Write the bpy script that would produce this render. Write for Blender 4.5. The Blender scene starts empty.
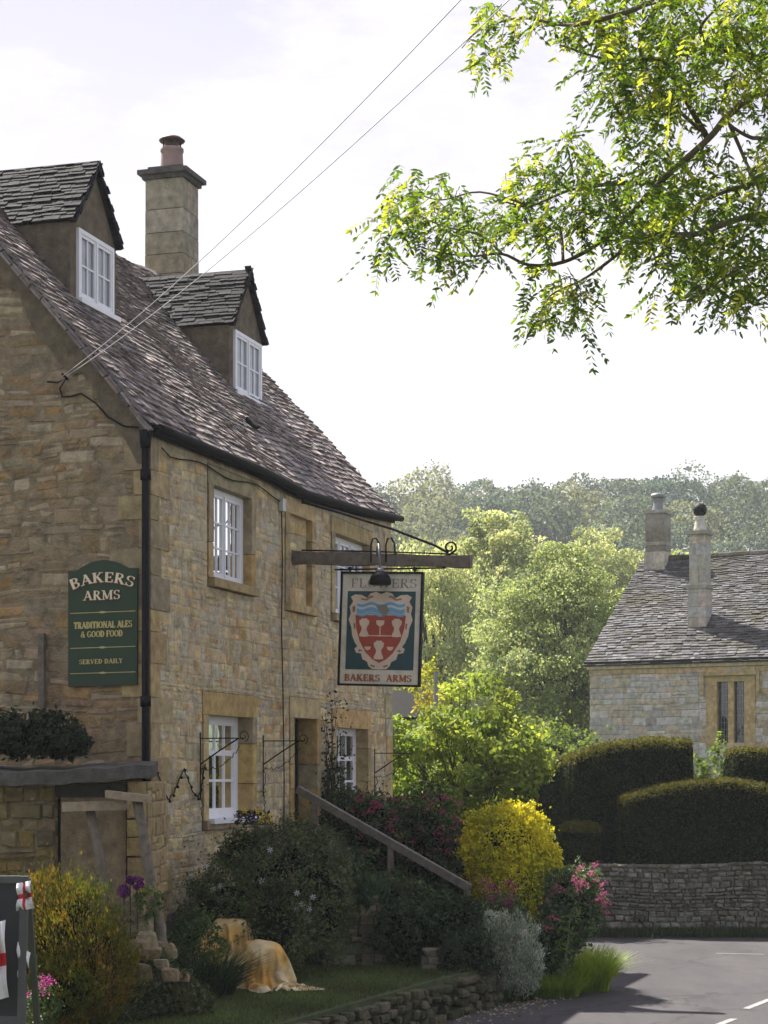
import bpy, math, random
import numpy as np
from mathutils import Vector, noise as mnoise
random.seed(7); RNG = np.random.default_rng(11)
scene = bpy.context.scene
COL = scene.collection
SUN_EL = 52.5; SUN_E = 4.5; SKY_S = .098; EXPO = 1.55; HAZE = .00045
F = 1900.0; HY = 770.0; EYE = 2.4
def at(px, py, Y):                       # a pixel at a known distance -> world point
    return Vector(((px-384)*Y/F, Y, EYE+(HY-py)*Y/F))
def rnd(a, b): return random.uniform(a, b)
def lerp(a, b, t): return a+(b-a)*t
# ------------------------------------------------------------------ mesh builder
class MB:
    def __init__(s): s.v = []; s.f = []; s.c = []; s.col = (.5, .5, .5)
    def add(s, vs, fs, col=None):
        n = len(s.v); s.v += [tuple(p) for p in vs]; s.f += [tuple(i+n for i in f) for f in fs]
        c = col or s.col; s.c += [tuple(c)]*len(vs)
    def box(s, P, a0, a1, b0, b1, c0, c1, col=None):   # P maps (a,b,c) to world
        vs = [P(a, b, c) for c in (c0, c1) for b in (b0, b1) for a in (a0, a1)]
        s.add(vs, [(0, 1, 3, 2), (4, 6, 7, 5), (0, 4, 5, 1), (2, 3, 7, 6), (0, 2, 6, 4), (1, 5, 7, 3)], col)
    def tube(s, pts, r, n=8, col=None, cap=True):
        pts = [Vector(p) for p in pts]; rs = r if isinstance(r, (list, tuple)) else [r]*len(pts)
        vs = []; fs = []; up = Vector((0, 0, 1)); prev = None
        for i, p in enumerate(pts):
            d = (pts[min(i+1, len(pts)-1)]-pts[max(i-1, 0)])
            if d.length < 1e-9: d = Vector((0, 0, 1))
            d.normalize()
            if prev is None:
                a = d.cross(up if abs(d.z) < .9 else Vector((1, 0, 0))).normalized()
            else:
                a = (prev-d*prev.dot(d))
                a = a.normalized() if a.length > 1e-6 else d.orthogonal().normalized()
            prev = a; b = d.cross(a)
            for k in range(n):
                t = 2*math.pi*k/n; vs.append(p+(a*math.cos(t)+b*math.sin(t))*rs[i])
        for i in range(len(pts)-1):
            for k in range(n):
                k2 = (k+1) % n; fs.append((i*n+k, i*n+k2, (i+1)*n+k2, (i+1)*n+k))
        if cap: fs += [tuple(range(n))[::-1], tuple((len(pts)-1)*n+k for k in range(n))]
        s.add(vs, fs, col)
    def lathe(s, c, prof, n=20, col=None):
        vs = []; fs = []
        for r, z in prof:
            for k in range(n):
                t = 2*math.pi*k/n; vs.append((c[0]+r*math.cos(t), c[1]+r*math.sin(t), c[2]+z))
        for i in range(len(prof)-1):
            for k in range(n):
                k2 = (k+1) % n; fs.append((i*n+k, i*n+k2, (i+1)*n+k2, (i+1)*n+k))
        fs += [tuple(range(n))[::-1], tuple((len(prof)-1)*n+k for k in range(n))]
        s.add(vs, fs, col)
    def prism(s, P, poly, c0, c1, col=None):           # poly in (a,b), extruded c0..c1
        n = len(poly); vs = [P(a, b, c0) for a, b in poly]+[P(a, b, c1) for a, b in poly]
        fs = [tuple(range(n))[::-1], tuple(range(n, 2*n))]+[(i, (i+1) % n, n+(i+1) % n, n+i) for i in range(n)]
        s.add(vs, fs, col)
def W(a, b, c): return (a, b, c)
BASE = {}
def org(parent):
    return Vector(BASE[parent.name]) if parent else Vector((0, 0, 0))
def finish(name, me, mat, parent, smooth, loc):
    o = bpy.data.objects.new(name, me); COL.objects.link(o)
    if isinstance(mat, (list, tuple)):
        for m in mat: me.materials.append(m)
    elif mat: me.materials.append(mat)
    if parent:
        o.parent = parent
    else: o.location = loc
    BASE[o.name] = tuple(loc)
    if smooth: me.polygons.foreach_set('use_smooth', [True]*len(me.polygons))
    return o
def build(mb, name, mat, parent=None, smooth=False, fix=True):
    me = bpy.data.meshes.new(name)
    V = np.array(mb.v, dtype=np.float64).reshape(-1, 3)
    if parent: loc = org(parent)
    else: loc = Vector(((V[:, 0].min()+V[:, 0].max())/2, (V[:, 1].min()+V[:, 1].max())/2, V[:, 2].min()))
    V = V-np.array(loc)
    me.from_pydata(V.tolist(), [], mb.f); 
    a = me.color_attributes.new('Col', 'FLOAT_COLOR', 'POINT')
    cc = np.ones((len(mb.v), 4), dtype=np.float32); cc[:, :3] = np.array(mb.c)[:, :3]
    a.data.foreach_set('color', cc.ravel())
    if fix:
        import bmesh
        bm = bmesh.new(); bm.from_mesh(me); bmesh.ops.recalc_face_normals(bm, faces=bm.faces); bm.to_mesh(me); bm.free()
    me.update()
    return finish(name, me, mat, parent, smooth, loc)
def build_np(V, nper, faces_per, cols, name, mat, parent=None, smooth=False):
    """V (N*nper,3); faces_per list of index tuples (all quads) relative to each element; cols (N,3)"""
    N = len(V)//nper
    if parent: loc = org(parent)
    else: loc = Vector(((V[:, 0].min()+V[:, 0].max())/2, (V[:, 1].min()+V[:, 1].max())/2, V[:, 2].min()))
    V = (V-np.array(loc)).astype(np.float32)
    fp = np.array(faces_per, dtype=np.int32); nf, k = fp.shape
    idx = (np.arange(N, dtype=np.int32)[:, None, None]*nper+fp[None]).reshape(-1)
    me = bpy.data.meshes.new(name)
    me.vertices.add(len(V)); me.vertices.foreach_set('co', V.ravel())
    me.loops.add(len(idx)); me.loops.foreach_set('vertex_index', idx)
    me.polygons.add(N*nf); me.polygons.foreach_set('loop_start', np.arange(0, len(idx), k, dtype=np.int32))
    try: me.polygons.foreach_set('loop_total', np.full(N*nf, k, dtype=np.int32))
    except Exception: pass
    a = me.color_attributes.new('Col', 'FLOAT_COLOR', 'POINT')
    cc = np.ones((N, nper, 4), dtype=np.float32); cc[:, :, :3] = cols[:, None, :]
    a.data.foreach_set('color', cc.ravel())
    me.update(calc_edges=True); me.validate()
    return finish(name, me, mat, parent, smooth, loc)
def tag(o, label=None, cat=None, group=None, kind=None):
    if label: o['label'] = label
    if cat: o['category'] = cat
    if group: o['group'] = group
    if kind: o['kind'] = kind
    return o
def thing(name, loc, label, cat, group=None):
    o = bpy.data.objects.new(name, None); COL.objects.link(o); o.location = loc; o.empty_display_size = .2
    BASE[o.name] = tuple(loc); return tag(o, label, cat, group)
# ------------------------------------------------------------------ materials
def newmat(name):
    m = bpy.data.materials.new(name); m.use_nodes = True
    nt = m.node_tree; nt.nodes.clear()
    return m, nt, nt.nodes.new('ShaderNodeOutputMaterial')
def N(nt, t, **kw):
    n = nt.nodes.new(t)
    for k, v in kw.items():
        if k.startswith('i_'):
            key = k[2:]; key = int(key) if key.isdigit() else key.replace('_', ' ')
            n.inputs[key].default_value = v
        else: setattr(n, k, v)
    return n
def mixc(nt, mode, fac, a, b):
    n = nt.nodes.new('ShaderNodeMix'); n.data_type = 'RGBA'; n.blend_type = mode
    for i, v in ((0, fac), (6, a), (7, b)):
        if hasattr(v, 'links'): nt.links.new(v, n.inputs[i])
        else:
            if i and len(v) == 3: v = (*v, 1)
            n.inputs[i].default_value = v
    return n.outputs[2]
def noise_fac(nt, scale, detail, lo, hi, co, rough=.6):
    n = N(nt, 'ShaderNodeTexNoise'); n.inputs['Scale'].default_value = scale; n.inputs['Detail'].default_value = detail; n.inputs['Roughness'].default_value = rough
    nt.links.new(co, n.inputs['Vector'])
    r = N(nt, 'ShaderNodeMapRange'); r.inputs[1].default_value = lo; r.inputs[2].default_value = hi
    nt.links.new(n.outputs[0], r.inputs[0]); return r.outputs[0], n.outputs[0]
def stone_mat(name, tint=(1, 1, 1), spots=((.12, .11, .09), (.62, .6, .5)), spotamt=(.5, .35), bump=.5, rough=.92, sc=1.0, base=None, patch=None):
    m, nt, out = newmat(name); L = nt.links.new
    p = N(nt, 'ShaderNodeBsdfPrincipled'); p.inputs['Roughness'].default_value = rough; L(p.outputs[0], out.inputs[0])
    try: p.inputs['Specular IOR Level'].default_value = .2
    except Exception: pass
    tc = N(nt, 'ShaderNodeTexCoord').outputs['Object']
    if base is None:
        a = N(nt, 'ShaderNodeVertexColor'); a.layer_name = 'Col'; c = a.outputs[0]
    else:
        rr = N(nt, 'ShaderNodeRGB'); rr.outputs[0].default_value = (*base, 1); c = rr.outputs[0]
    c = mixc(nt, 'MULTIPLY', 1.0, c, tint)
    f1, r1 = noise_fac(nt, 9*sc, 8, .3, .7, tc)
    hs = N(nt, 'ShaderNodeMapRange'); L(f1, hs.inputs[0]); hs.inputs[3].default_value = .62; hs.inputs[4].default_value = 1.3
    v = N(nt, 'ShaderNodeCombineColor'); [L(hs.outputs[0], v.inputs[i]) for i in range(3)]
    c = mixc(nt, 'MULTIPLY', 1.0, c, v.outputs[0])
    if patch:
        fp, _ = noise_fac(nt, 1.1*sc, 5, .48, .66, tc, .7); mm = N(nt, 'ShaderNodeMath', operation='MULTIPLY'); L(fp, mm.inputs[0]); mm.inputs[1].default_value = patch[1]
        c = mixc(nt, 'MIX', mm.outputs[0], c, patch[0])
    f2, _ = noise_fac(nt, 2.6*sc, 9, .52, .72, tc, .75)
    mm = N(nt, 'ShaderNodeMath', operation='MULTIPLY'); L(f2, mm.inputs[0]); mm.inputs[1].default_value = spotamt[0]
    c = mixc(nt, 'MIX', mm.outputs[0], c, spots[0])
    f3, _ = noise_fac(nt, 17*sc, 6, .6, .68, tc, .7)
    mm = N(nt, 'ShaderNodeMath', operation='MULTIPLY'); L(f3, mm.inputs[0]); mm.inputs[1].default_value = spotamt[1]
    c = mixc(nt, 'MIX', mm.outputs[0], c, spots[1])
    L(c, p.inputs['Base Color'])
    nb = N(nt, 'ShaderNodeTexNoise'); nb.inputs['Scale'].default_value = 38*sc; nb.inputs['Detail'].default_value = 8; L(tc, nb.inputs['Vector'])
    b = N(nt, 'ShaderNodeBump'); b.inputs['Strength'].default_value = bump; b.inputs['Distance'].default_value = .02/sc
    ad = N(nt, 'ShaderNodeMath', operation='ADD'); L(nb.outputs[0], ad.inputs[0]); L(r1, ad.inputs[1])
    L(ad.outputs[0], b.inputs['Height']); L(b.outputs[0], p.inputs['Normal'])
    return m
def simple(name, col, rough=.5, metal=0, bump=0, bscale=40, var=.15, spec=.5, nsc=6):
    m, nt, out = newmat(name); L = nt.links.new
    p = N(nt, 'ShaderNodeBsdfPrincipled'); p.inputs['Roughness'].default_value = rough; p.inputs['Metallic'].default_value = metal; L(p.outputs[0], out.inputs[0])
    p.inputs['Specular IOR Level'].default_value = spec
    tc = N(nt, 'ShaderNodeTexCoord').outputs['Object']
    f, r = noise_fac(nt, nsc, 6, .3, .7, tc)
    c = mixc(nt, 'MIX', f, tuple(x*(1-var) for x in col), tuple(min(1, x*(1+var)) for x in col)); L(c, p.inputs['Base Color'])
    if bump:
        nb = N(nt, 'ShaderNodeTexNoise'); nb.inputs['Scale'].default_value = bscale; nb.inputs['Detail'].default_value = 6; L(tc, nb.inputs['Vector'])
        b = N(nt, 'ShaderNodeBump'); b.inputs['Strength'].default_value = bump; b.inputs['Distance'].default_value = .01
        L(nb.outputs[0], b.inputs['Height']); L(b.outputs[0], p.inputs['Normal'])
    return m
def leafmat(name, trans=.5, rough=.55, tcol=(1.5, 1.45, .55), spec=.25):
    m, nt, out = newmat(name); L = nt.links.new
    a = N(nt, 'ShaderNodeVertexColor'); a.layer_name = 'Col'
    p = N(nt, 'ShaderNodeBsdfPrincipled'); p.inputs['Roughness'].default_value = rough; p.inputs['Specular IOR Level'].default_value = spec
    L(a.outputs[0], p.inputs['Base Color'])
    t = N(nt, 'ShaderNodeBsdfTranslucent'); c = mixc(nt, 'MULTIPLY', 1.0, a.outputs[0], tcol); L(c, t.inputs[0])
    mx = N(nt, 'ShaderNodeMixShader'); mx.inputs[0].default_value = trans; L(p.outputs[0], mx.inputs[1]); L(t.outputs[0], mx.inputs[2]); L(mx.outputs[0], out.inputs[0])
    return m
def attrmat(name, rough=.7, bump=.2, bs=60):
    return stone_mat(name, spots=((.1, .1, .08), (.6, .6, .55)), spotamt=(.12, .08), bump=bump, rough=rough)
M = {}
M['stone_front'] = stone_mat('cotswold_stone_front', tint=(1.2, 1.15, 1.03), spots=((.17, .15, .10), (.70, .68, .58)), spotamt=(.75, .55), bump=.8, patch=((.46, .43, .34), .6))
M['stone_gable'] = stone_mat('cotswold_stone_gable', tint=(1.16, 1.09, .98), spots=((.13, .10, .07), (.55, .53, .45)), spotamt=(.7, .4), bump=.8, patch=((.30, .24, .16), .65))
M['mortar'] = stone_mat('lime_mortar', base=(.44, .38, .27), spotamt=(.5, .3), bump=.7)
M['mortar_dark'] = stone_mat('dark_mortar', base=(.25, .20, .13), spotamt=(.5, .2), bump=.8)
M['ashlar'] = stone_mat('dressed_stone', tint=(1.04, 1.0, .88), spots=((.17, .13, .08), (.6, .56, .42)), spotamt=(.4, .2), bump=.35)
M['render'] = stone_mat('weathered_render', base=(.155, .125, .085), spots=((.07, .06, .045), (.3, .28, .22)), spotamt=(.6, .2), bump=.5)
M['slate'] = stone_mat('stone_slate', tint=(1.04, 1.03, 1.08), spots=((.035, .032, .028), (.5, .47, .43)), spotamt=(.35, .3), bump=.8, rough=.8, sc=1.4)
M['slate_dark'] = stone_mat('dark_dormer_slate', tint=(.42, .41, .46), spots=((.012, .012, .012), (.2, .2, .2)), spotamt=(.4, .12), bump=.7, rough=.85, sc=1.4)
M['slate_far'] = stone_mat('lichened_stone_slate', tint=(.40, .41, .46), spots=((.03, .028, .02), (.3, .29, .28)), spotamt=(.75, .4), bump=.8, rough=.9, patch=((.06, .055, .02), .6))
M['stone_far'] = stone_mat('pale_limestone', spots=((.22, .2, .15), (.66, .66, .62)), spotamt=(.35, .3), bump=.5, patch=((.42, .42, .38), .5))
M['stone_dry'] = stone_mat('dry_stone', spots=((.09, .085, .06), (.55, .54, .48)), spotamt=(.6, .4), bump=.9)
M['stone_mossy'] = stone_mat('mossy_stone', spots=((.045, .055, .02), (.3, .3, .22)), spotamt=(.9, .25), bump=.9)
M['white'] = simple('white_paint', (.78, .78, .8), .4, bump=.08, var=.05)
M['iron'] = simple('black_iron', (.005, .005, .006), .6, .0, bump=.15, bscale=120, spec=.15)
M['gutter'] = simple('old_gutter', (.012, .011, .010), .75, bump=.2, spec=.12)
M['wood'] = simple('weathered_timber', (.15, .125, .095), .85, bump=.6, bscale=60, var=.4, nsc=14)
M['wood_pale'] = simple('pale_timber', (.30, .24, .17), .85, bump=.5, bscale=60, var=.3, nsc=14)
M['wood_dark'] = simple('dark_timber', (.035, .03, .025), .8, bump=.5, bscale=60, var=.4, nsc=14)
M['twig_bark'] = simple('twig_bark', (.13, .095, .07), .9, bump=.6, bscale=30, var=.4)
M['bark'] = simple('bark', (.06, .048, .036), .95, bump=.8, bscale=30, var=.5)
M['sign_green'] = simple('green_sign_paint', (.010, .036, .012), .6, var=.12)
M['cream'] = simple('cream_lettering', (.78, .68, .48), .5, var=.08)
M['gold'] = simple('gold_lettering', (.5, .42, .16), .5, var=.1)
M['red_shadow'] = simple('red_drop_shadow', (.3, .03, .03), .5)
M['board_white'] = simple('weathered_white_board', (.66, .62, .5), .6, bump=.2, var=.2)
M['teal'] = simple('dark_teal_paint', (.006, .055, .065), .5, var=.15)
M['crest_red'] = simple('crest_red', (.38, .055, .025), .5, var=.15)
M['crest_cream'] = simple('crest_cream', (.70, .55, .42), .55, var=.12)
M['crest_blue'] = simple('crest_blue', (.17, .38, .56), .5, var=.1)
M['crest_white'] = simple('crest_white', (.62, .64, .62), .5, var=.08)
M['letter_rust'] = simple('rust_red_lettering', (.34, .09, .03), .5, var=.15)
M['letter_faded'] = simple('faded_lettering', (.24, .22, .18), .6, var=.2)
M['terracotta'] = simple('terracotta', (.27, .19, .165), .8, bump=.3, var=.2)
M['rust_cowl'] = simple('rusted_cowl', (.07, .03, .028), .6, bump=.2)
M['lead'] = simple('lead_grey', (.2, .21, .22), .5, .3, bump=.2)
M['grey_plastic'] = simple('pale_grey_plastic', (.5, .5, .5), .5)
M['cable'] = simple('pale_cable', (.6, .62, .66), .5)
M['soil'] = simple('soil', (.03, .024, .016), .95, bump=1, bscale=25, var=.4)
M['interior'] = simple('dark_room', (.02, .018, .016), .9)
M['curtain'] = simple('white_curtain', (.8, .79, .82), .9, bump=.3)
M['cloth'] = simple('yellow_cloth', (.62, .37, .12), .8, bump=.2, bscale=14, var=.25, nsc=5)
M['sheetcloth'] = attrmat('dust_sheet_cloth', .85, .15)
M['cloth_pale'] = simple('cream_cloth', (.62, .55, .4), .8, bump=.2, var=.15)
M['flag_white'] = simple('white_flag', (.75, .75, .78), .8, var=.05)
M['flag_red'] = simple('red_cross', (.55, .02, .03), .8, var=.05)
M['chalk'] = simple('chalkboard', (.014, .015, .017), .6, var=.2)
M['leaf_tree'] = leafmat('sunlit_leaf', .55, tcol=(1.7, 1.55, .6))
M['leaf_far'] = leafmat('distant_leaf', .5, tcol=(1.5, 1.38, .85))
M['leaf_over'] = leafmat('overhanging_leaf', .55, tcol=(1.45, 1.5, .5))
M['leaf_dark'] = leafmat('shrub_leaf', .28, tcol=(1.3, 1.3, .6))
M['leaf_yew'] = leafmat('yew_leaf', .18, rough=.8, spec=.1)
M['petal'] = leafmat('petal', .35, tcol=(1.1, 1.1, 1.1))
M['core'] = simple('dark_core_body', (.006, .008, .004), .95, bump=1, bscale=20, var=.4, spec=0)  # near-black solid body filling the inside of the foliage
def glass_mat():
    m, nt, out = newmat('window_glass'); L = nt.links.new
    g = N(nt, 'ShaderNodeBsdfGlossy'); g.inputs['Roughness'].default_value = .03; g.inputs['Color'].default_value = (.95, .97, 1, 1)
    t = N(nt, 'ShaderNodeBsdfTransparent'); t.inputs[0].default_value = (.86, .88, .88, 1); lw = N(nt, 'ShaderNodeFresnel'); lw.inputs[0].default_value = 1.9
    tc = N(nt, 'ShaderNodeTexCoord').outputs['Object']; nb = N(nt, 'ShaderNodeTexNoise'); nb.inputs['Scale'].default_value = 5; L(tc, nb.inputs['Vector']); b = N(nt, 'ShaderNodeBump'); b.inputs['Strength'].default_value = .12; b.inputs['Distance'].default_value = .02; L(nb.outputs[0], b.inputs['Height']); L(b.outputs[0], g.inputs['Normal'])
    mx = N(nt, 'ShaderNodeMixShader'); L(lw.outputs[0], mx.inputs[0]); L(t.outputs[0], mx.inputs[1]); L(g.outputs[0], mx.inputs[2]); L(mx.outputs[0], out.inputs[0])
    return m
M['glass'] = glass_mat()
def asphalt_mat():
    m, nt, out = newmat('asphalt'); L = nt.links.new
    p = N(nt, 'ShaderNodeBsdfPrincipled'); p.inputs['Roughness'].default_value = .85; L(p.outputs[0], out.inputs[0]); p.inputs['Specular IOR Level'].default_value = .25
    tc = N(nt, 'ShaderNodeTexCoord').outputs['Object']
    mp = N(nt, 'ShaderNodeMapping'); mp.inputs['Scale'].default_value = (1, .35, 1); L(tc, mp.inputs[0])
    f, _ = noise_fac(nt, 1.1, 8, .35, .65, mp.outputs[0], .7); f2, r2 = noise_fac(nt, 75, 5, .35, .65, tc, .8)
    c = mixc(nt, 'MIX', f, (.046, .043, .048), (.076, .071, .076))
    c = mixc(nt, 'OVERLAY', .8, c, mixc(nt, 'MIX', f2, (.12, .12, .12), (.86, .84, .82)))
    f3, _ = noise_fac(nt, 3.2, 9, .58, .64, tc, .85); mm = N(nt, 'ShaderNodeMath', operation='MULTIPLY'); L(f3, mm.inputs[0]); mm.inputs[1].default_value = .6
    c = mixc(nt, 'MIX', mm.outputs[0], c, (.035, .032, .03))
    v = N(nt, 'ShaderNodeTexVoronoi', feature='DISTANCE_TO_EDGE'); v.inputs['Scale'].default_value = .55; nz = N(nt, 'ShaderNodeTexNoise'); nz.inputs['Scale'].default_value = 3; nz.inputs['Detail'].default_value = 6; L(tc, nz.inputs['Vector'])
    mv = mixc(nt, 'MIX', .35, tc, nz.outputs[1]); L(mv, v.inputs['Vector']); cr = N(nt, 'ShaderNodeMapRange'); L(v.outputs[0], cr.inputs[0]); cr.inputs[1].default_value = .004; cr.inputs[2].default_value = .012; cr.inputs[3].default_value = .7; cr.inputs[4].default_value = 0
    c = mixc(nt, 'MIX', cr.outputs[0], c, (.03, .028, .027)); L(c, p.inputs['Base Color'])
    b = N(nt, 'ShaderNodeBump'); b.inputs['Strength'].default_value = .8; b.inputs['Distance'].default_value = .008; L(r2, b.inputs['Height']); L(b.outputs[0], p.inputs['Normal'])
    return m
M['asphalt'] = asphalt_mat()
def paint_mat():
    m, nt, out = newmat('worn_road_paint'); L = nt.links.new
    p = N(nt, 'ShaderNodeBsdfPrincipled'); p.inputs['Roughness'].default_value = .8; L(p.outputs[0], out.inputs[0])
    tc = N(nt, 'ShaderNodeTexCoord').outputs['Object']; f, _ = noise_fac(nt, 30, 9, .40, .56, tc, .85)
    L(mixc(nt, 'MIX', f, (.42, .42, .41), (.13, .125, .125)), p.inputs['Base Color']); return m
M['paint_line'] = paint_mat()
M['turf'] = simple('turf', (.045, .062, .018), .95, bump=1, bscale=30, var=.45, nsc=5)
M['hillgreen'] = simple('hill_grass', (.06, .085, .03), .95, bump=.5, bscale=2, var=.4, nsc=.05)
M['slab'] = stone_mat('grey_stone_slab', base=(.10, .095, .085), spots=((.06, .06, .04), (.3, .3, .28)), spotamt=(.5, .3), bump=.8)
M['rock'] = stone_mat('garden_rock', spots=((.07, .07, .04), (.4, .38, .3)), spotamt=(.6, .3), bump=.9)

# ------------------------------------------------------------------ stone courses
def pal(*cs): return [Vector(c) for c in cs]
def pick(palette, var=.12):
    c = random.choice(palette); k = rnd(1-var, 1+var); return tuple(max(.01, x*k*rnd(.96, 1.04)) for x in c)
def courses(mb, P, u0, u1, v0, v1, holes=(), h=(.09, .17), w=(.14, .38), depth=.018, palette=None, joint=.010, clip=None, jit=.004, split=.22, warp=.012, wob=.006):
    """irregular coursed stones; P(u,v,w)->world (w outward). clip(v)->(umin,umax)"""
    brk = sorted(set([v0, v1]+[min(max(x, v0), v1) for hh in holes for x in (hh[2], hh[3])]))
    vs = []
    for a, b in zip(brk[:-1], brk[1:]):
        if b-a < .02: continue
        k = max(1, round((b-a)/((h[0]+h[1])/2))); ws = [rnd(h[0], h[1]) for _ in range(k)]; sc = (b-a)/sum(ws); v = a
        for q in ws: vs.append((v, v+q*sc)); v += q*sc
    def one(a, b, c, d, col):
        j = joint/2; g = min((b-a), (d-c))*.5
        if b-a < .03 or d-c < .025: return
        def lim(u, v):
            if clip: lo, hi = clip(v); return min(max(u, lo), hi)
            return u
        def wp(u, v): return v+warp*math.sin(u*2.3+v*1.7)*math.sin(u*.9-v*3.1)
        o_ = []; base = [(a+j, c+j), (b-j, c+j), (b-j, d-j), (a+j, d-j)]
        base = [(lim(u, v)+rnd(-jit, jit), v+rnd(-jit, jit)) for u, v in base]
        if abs(base[1][0]-base[0][0]) < .02 and abs(base[2][0]-base[3][0]) < .02: return
        cu = sum(q[0] for q in base)/4; cv = sum(q[1] for q in base)/4
        k1 = min(.014, g*.35); dd = depth*rnd(.5, 1.3)
        ring = []
        for u, v in base:
            du = cu-u; dv = cv-v
            ring.append((u+math.copysign(min(k1, abs(du)*.6), du), v+math.copysign(min(k1, abs(dv)*.6), dv)))
        vsx = [P(u, wp(u, v), -.03) for u, v in base]+[P(u, wp(u, v), dd*.55) for u, v in base]+[P(u, wp(u, v), dd+rnd(-wob, wob)) for u, v in ring]+[P(cu, wp(cu, cv), dd+rnd(0, wob))]
        fs = [(i, (i+1) % 4, 4+(i+1) % 4, 4+i) for i in range(4)]+[(4+i, 4+(i+1) % 4, 8+(i+1) % 4, 8+i) for i in range(4)]+[(8+i, 8+(i+1) % 4, 12) for i in range(4)]
        mb.add(vsx, fs, col)
    for c, d in vs:
        iv = [(u0, u1)]
        if clip:
            lo, hi = clip((c+d)/2); e = .5*(d-c)*2; iv = [(max(u0, lo-e), min(u1, hi+e))]
        for hh in holes:
            if hh[2] < (c+d)/2 < hh[3]:
                n = []
                for a, b in iv:
                    if hh[1] <= a or hh[0] >= b: n.append((a, b)); continue
                    if hh[0] > a: n.append((a, hh[0]))
                    if hh[1] < b: n.append((hh[1], b))
                iv = n
        for a, b in iv:
            L_ = b-a
            if L_ < .03: continue
            u = a
            while u < b-.02:
                ww = rnd(*w)*(.8+.4*random.random())
                if b-(u+ww) < w[0]*.6: ww = b-u
                if random.random() < split and d-c > .1:
                    mid = lerp(c, d, rnd(.4, .6)); one(u, u+ww, c, mid, pick(palette)); one(u, u+ww, mid, d, pick(palette))
                else: one(u, u+ww, c, d, pick(palette))
                u += ww
def backing(mb, P, u0, u1, v0, v1, holes=(), w=0.0, col=(.3, .3, .3), clip=None):
    us = sorted(set([u0, u1]+[min(max(x, u0), u1) for h in holes for x in h[:2]])); vs = sorted(set([v0, v1]+[min(max(x, v0), v1) for h in holes for x in h[2:4]]))
    for a, b in zip(us[:-1], us[1:]):
        for c, d in zip(vs[:-1], vs[1:]):
            m = ((a+b)/2, (c+d)/2)
            if any(h[0] < m[0] < h[1] and h[2] < m[1] < h[3] for h in holes): continue
            mb.add([P(a, c, w), P(b, c, w), P(b, d, w), P(a, d, w)], [(0, 1, 2, 3)], col)
def slates(mb, S, u0, u1, L, expo=(.17, .10), wid=(.13, .28), th=.018, palette=None, lift=.006, jit=.006, q0=-.06, uclip=None, holes=()):
    """S(u,q,h): q metres up the slope, h off it"""
    q = q0
    while q < L:
        e = lerp(expo[0], expo[1], max(0, q)/L)*rnd(.92, 1.08)
        a0, b0 = (uclip(q) if uclip else (u0, u1))
        u = a0+rnd(-.03, .02)
        while u < b0:
            w = rnd(*wid); w = min(w, max(.06, b0-u+.03))
            ln = min(e*1.55, L-q+.02); dq = rnd(-.012, .012); um = u+w/2
            if not any(h[0] < um < h[1] and h[2] < q+e*.5 < h[3] for h in holes):
                col = pick(palette, .3); g = .003; t0 = th*rnd(.7, 1.5)
                hs = [lift+th*1.25+rnd(0, jit), lift+th*1.25+rnd(0, jit), lift+rnd(0, .004), lift+rnd(0, .004)]
                c4 = [(u+g, q+dq+rnd(-.006, .006)), (u+w-g, q+dq+rnd(-.006, .006)), (u+w-g, q+ln), (u+g, q+ln)]
                mb.add([S(c4[i][0], c4[i][1], hs[i]) for i in range(4)]+[S(c4[i][0], c4[i][1], hs[i]+t0) for i in range(4)],
                       [(4, 5, 6, 7), (0, 1, 5, 4), (1, 2, 6, 5), (3, 0, 4, 7), (3, 2, 1, 0)], col)
            u += w
        q += e
# ------------------------------------------------------------------ foliage
def unit(a): return a/np.maximum(np.linalg.norm(a, axis=1, keepdims=True), 1e-9)
def leafquads(C, size, up=.4, aspect=.5, dirs=None, fold=.15, out=None, ob=1.2):
    """C (N,3) -> diamond leaves, 4 verts"""
    n = len(C); s = size*RNG.uniform(.65, 1.35, (n, 1))
    if dirs is None:
        d = unit(RNG.normal(size=(n, 3)))
    else: d = unit(dirs+RNG.normal(size=(n, 3))*.25)
    nn = RNG.normal(size=(n, 3)); nn[:, 2] += up*2
    if out is not None: nn = nn+out*ob
    nn = unit(nn-d*np.sum(nn*d, 1, keepdims=True))
    b = np.cross(d, nn)
    V = np.empty((n, 4, 3)); V[:, 0] = C-d*s*.5; V[:, 1] = C+b*s*aspect*.5+nn*s*fold; V[:, 2] = C+d*s*.5; V[:, 3] = C-b*s*aspect*.5+nn*s*fold
    return V.reshape(-1, 3)
Q1 = [(0, 1, 2, 3)]
def vcols(n, base, var=.25, hue=.08, groups=None):
    c = np.array(base, dtype=float)[None]*RNG.uniform(1-var, 1+var, (n, 1)); c = c*RNG.uniform(1-hue, 1+hue, (n, 3)); return np.clip(c, .004, .95)
def blob_points(n, c, r, shell=.55, seed=0, lump=.22, freq=1.4, zmin=None):
    """points in a lumpy ellipsoid, denser at the surface"""
    d = unit(RNG.normal(size=(n, 3))); rr = RNG.uniform(shell**3, 1, n)**(1/3)
    lm = np.zeros(n); rs = np.random.default_rng(seed)
    for _ in range(7):
        k = rs.normal(size=3)*freq*2.2; lm += np.sin(d@k+rs.uniform(0, 6.28))*.38
    rr = rr*(1+lump*lm*.6)
    P = np.array(c)+d*rr[:, None]*np.array(r)
    if zmin is not None: P[:, 2] = np.where(P[:, 2] < zmin, zmin+RNG.uniform(0, .15, n), P[:, 2])
    return P, d, rr
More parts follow.
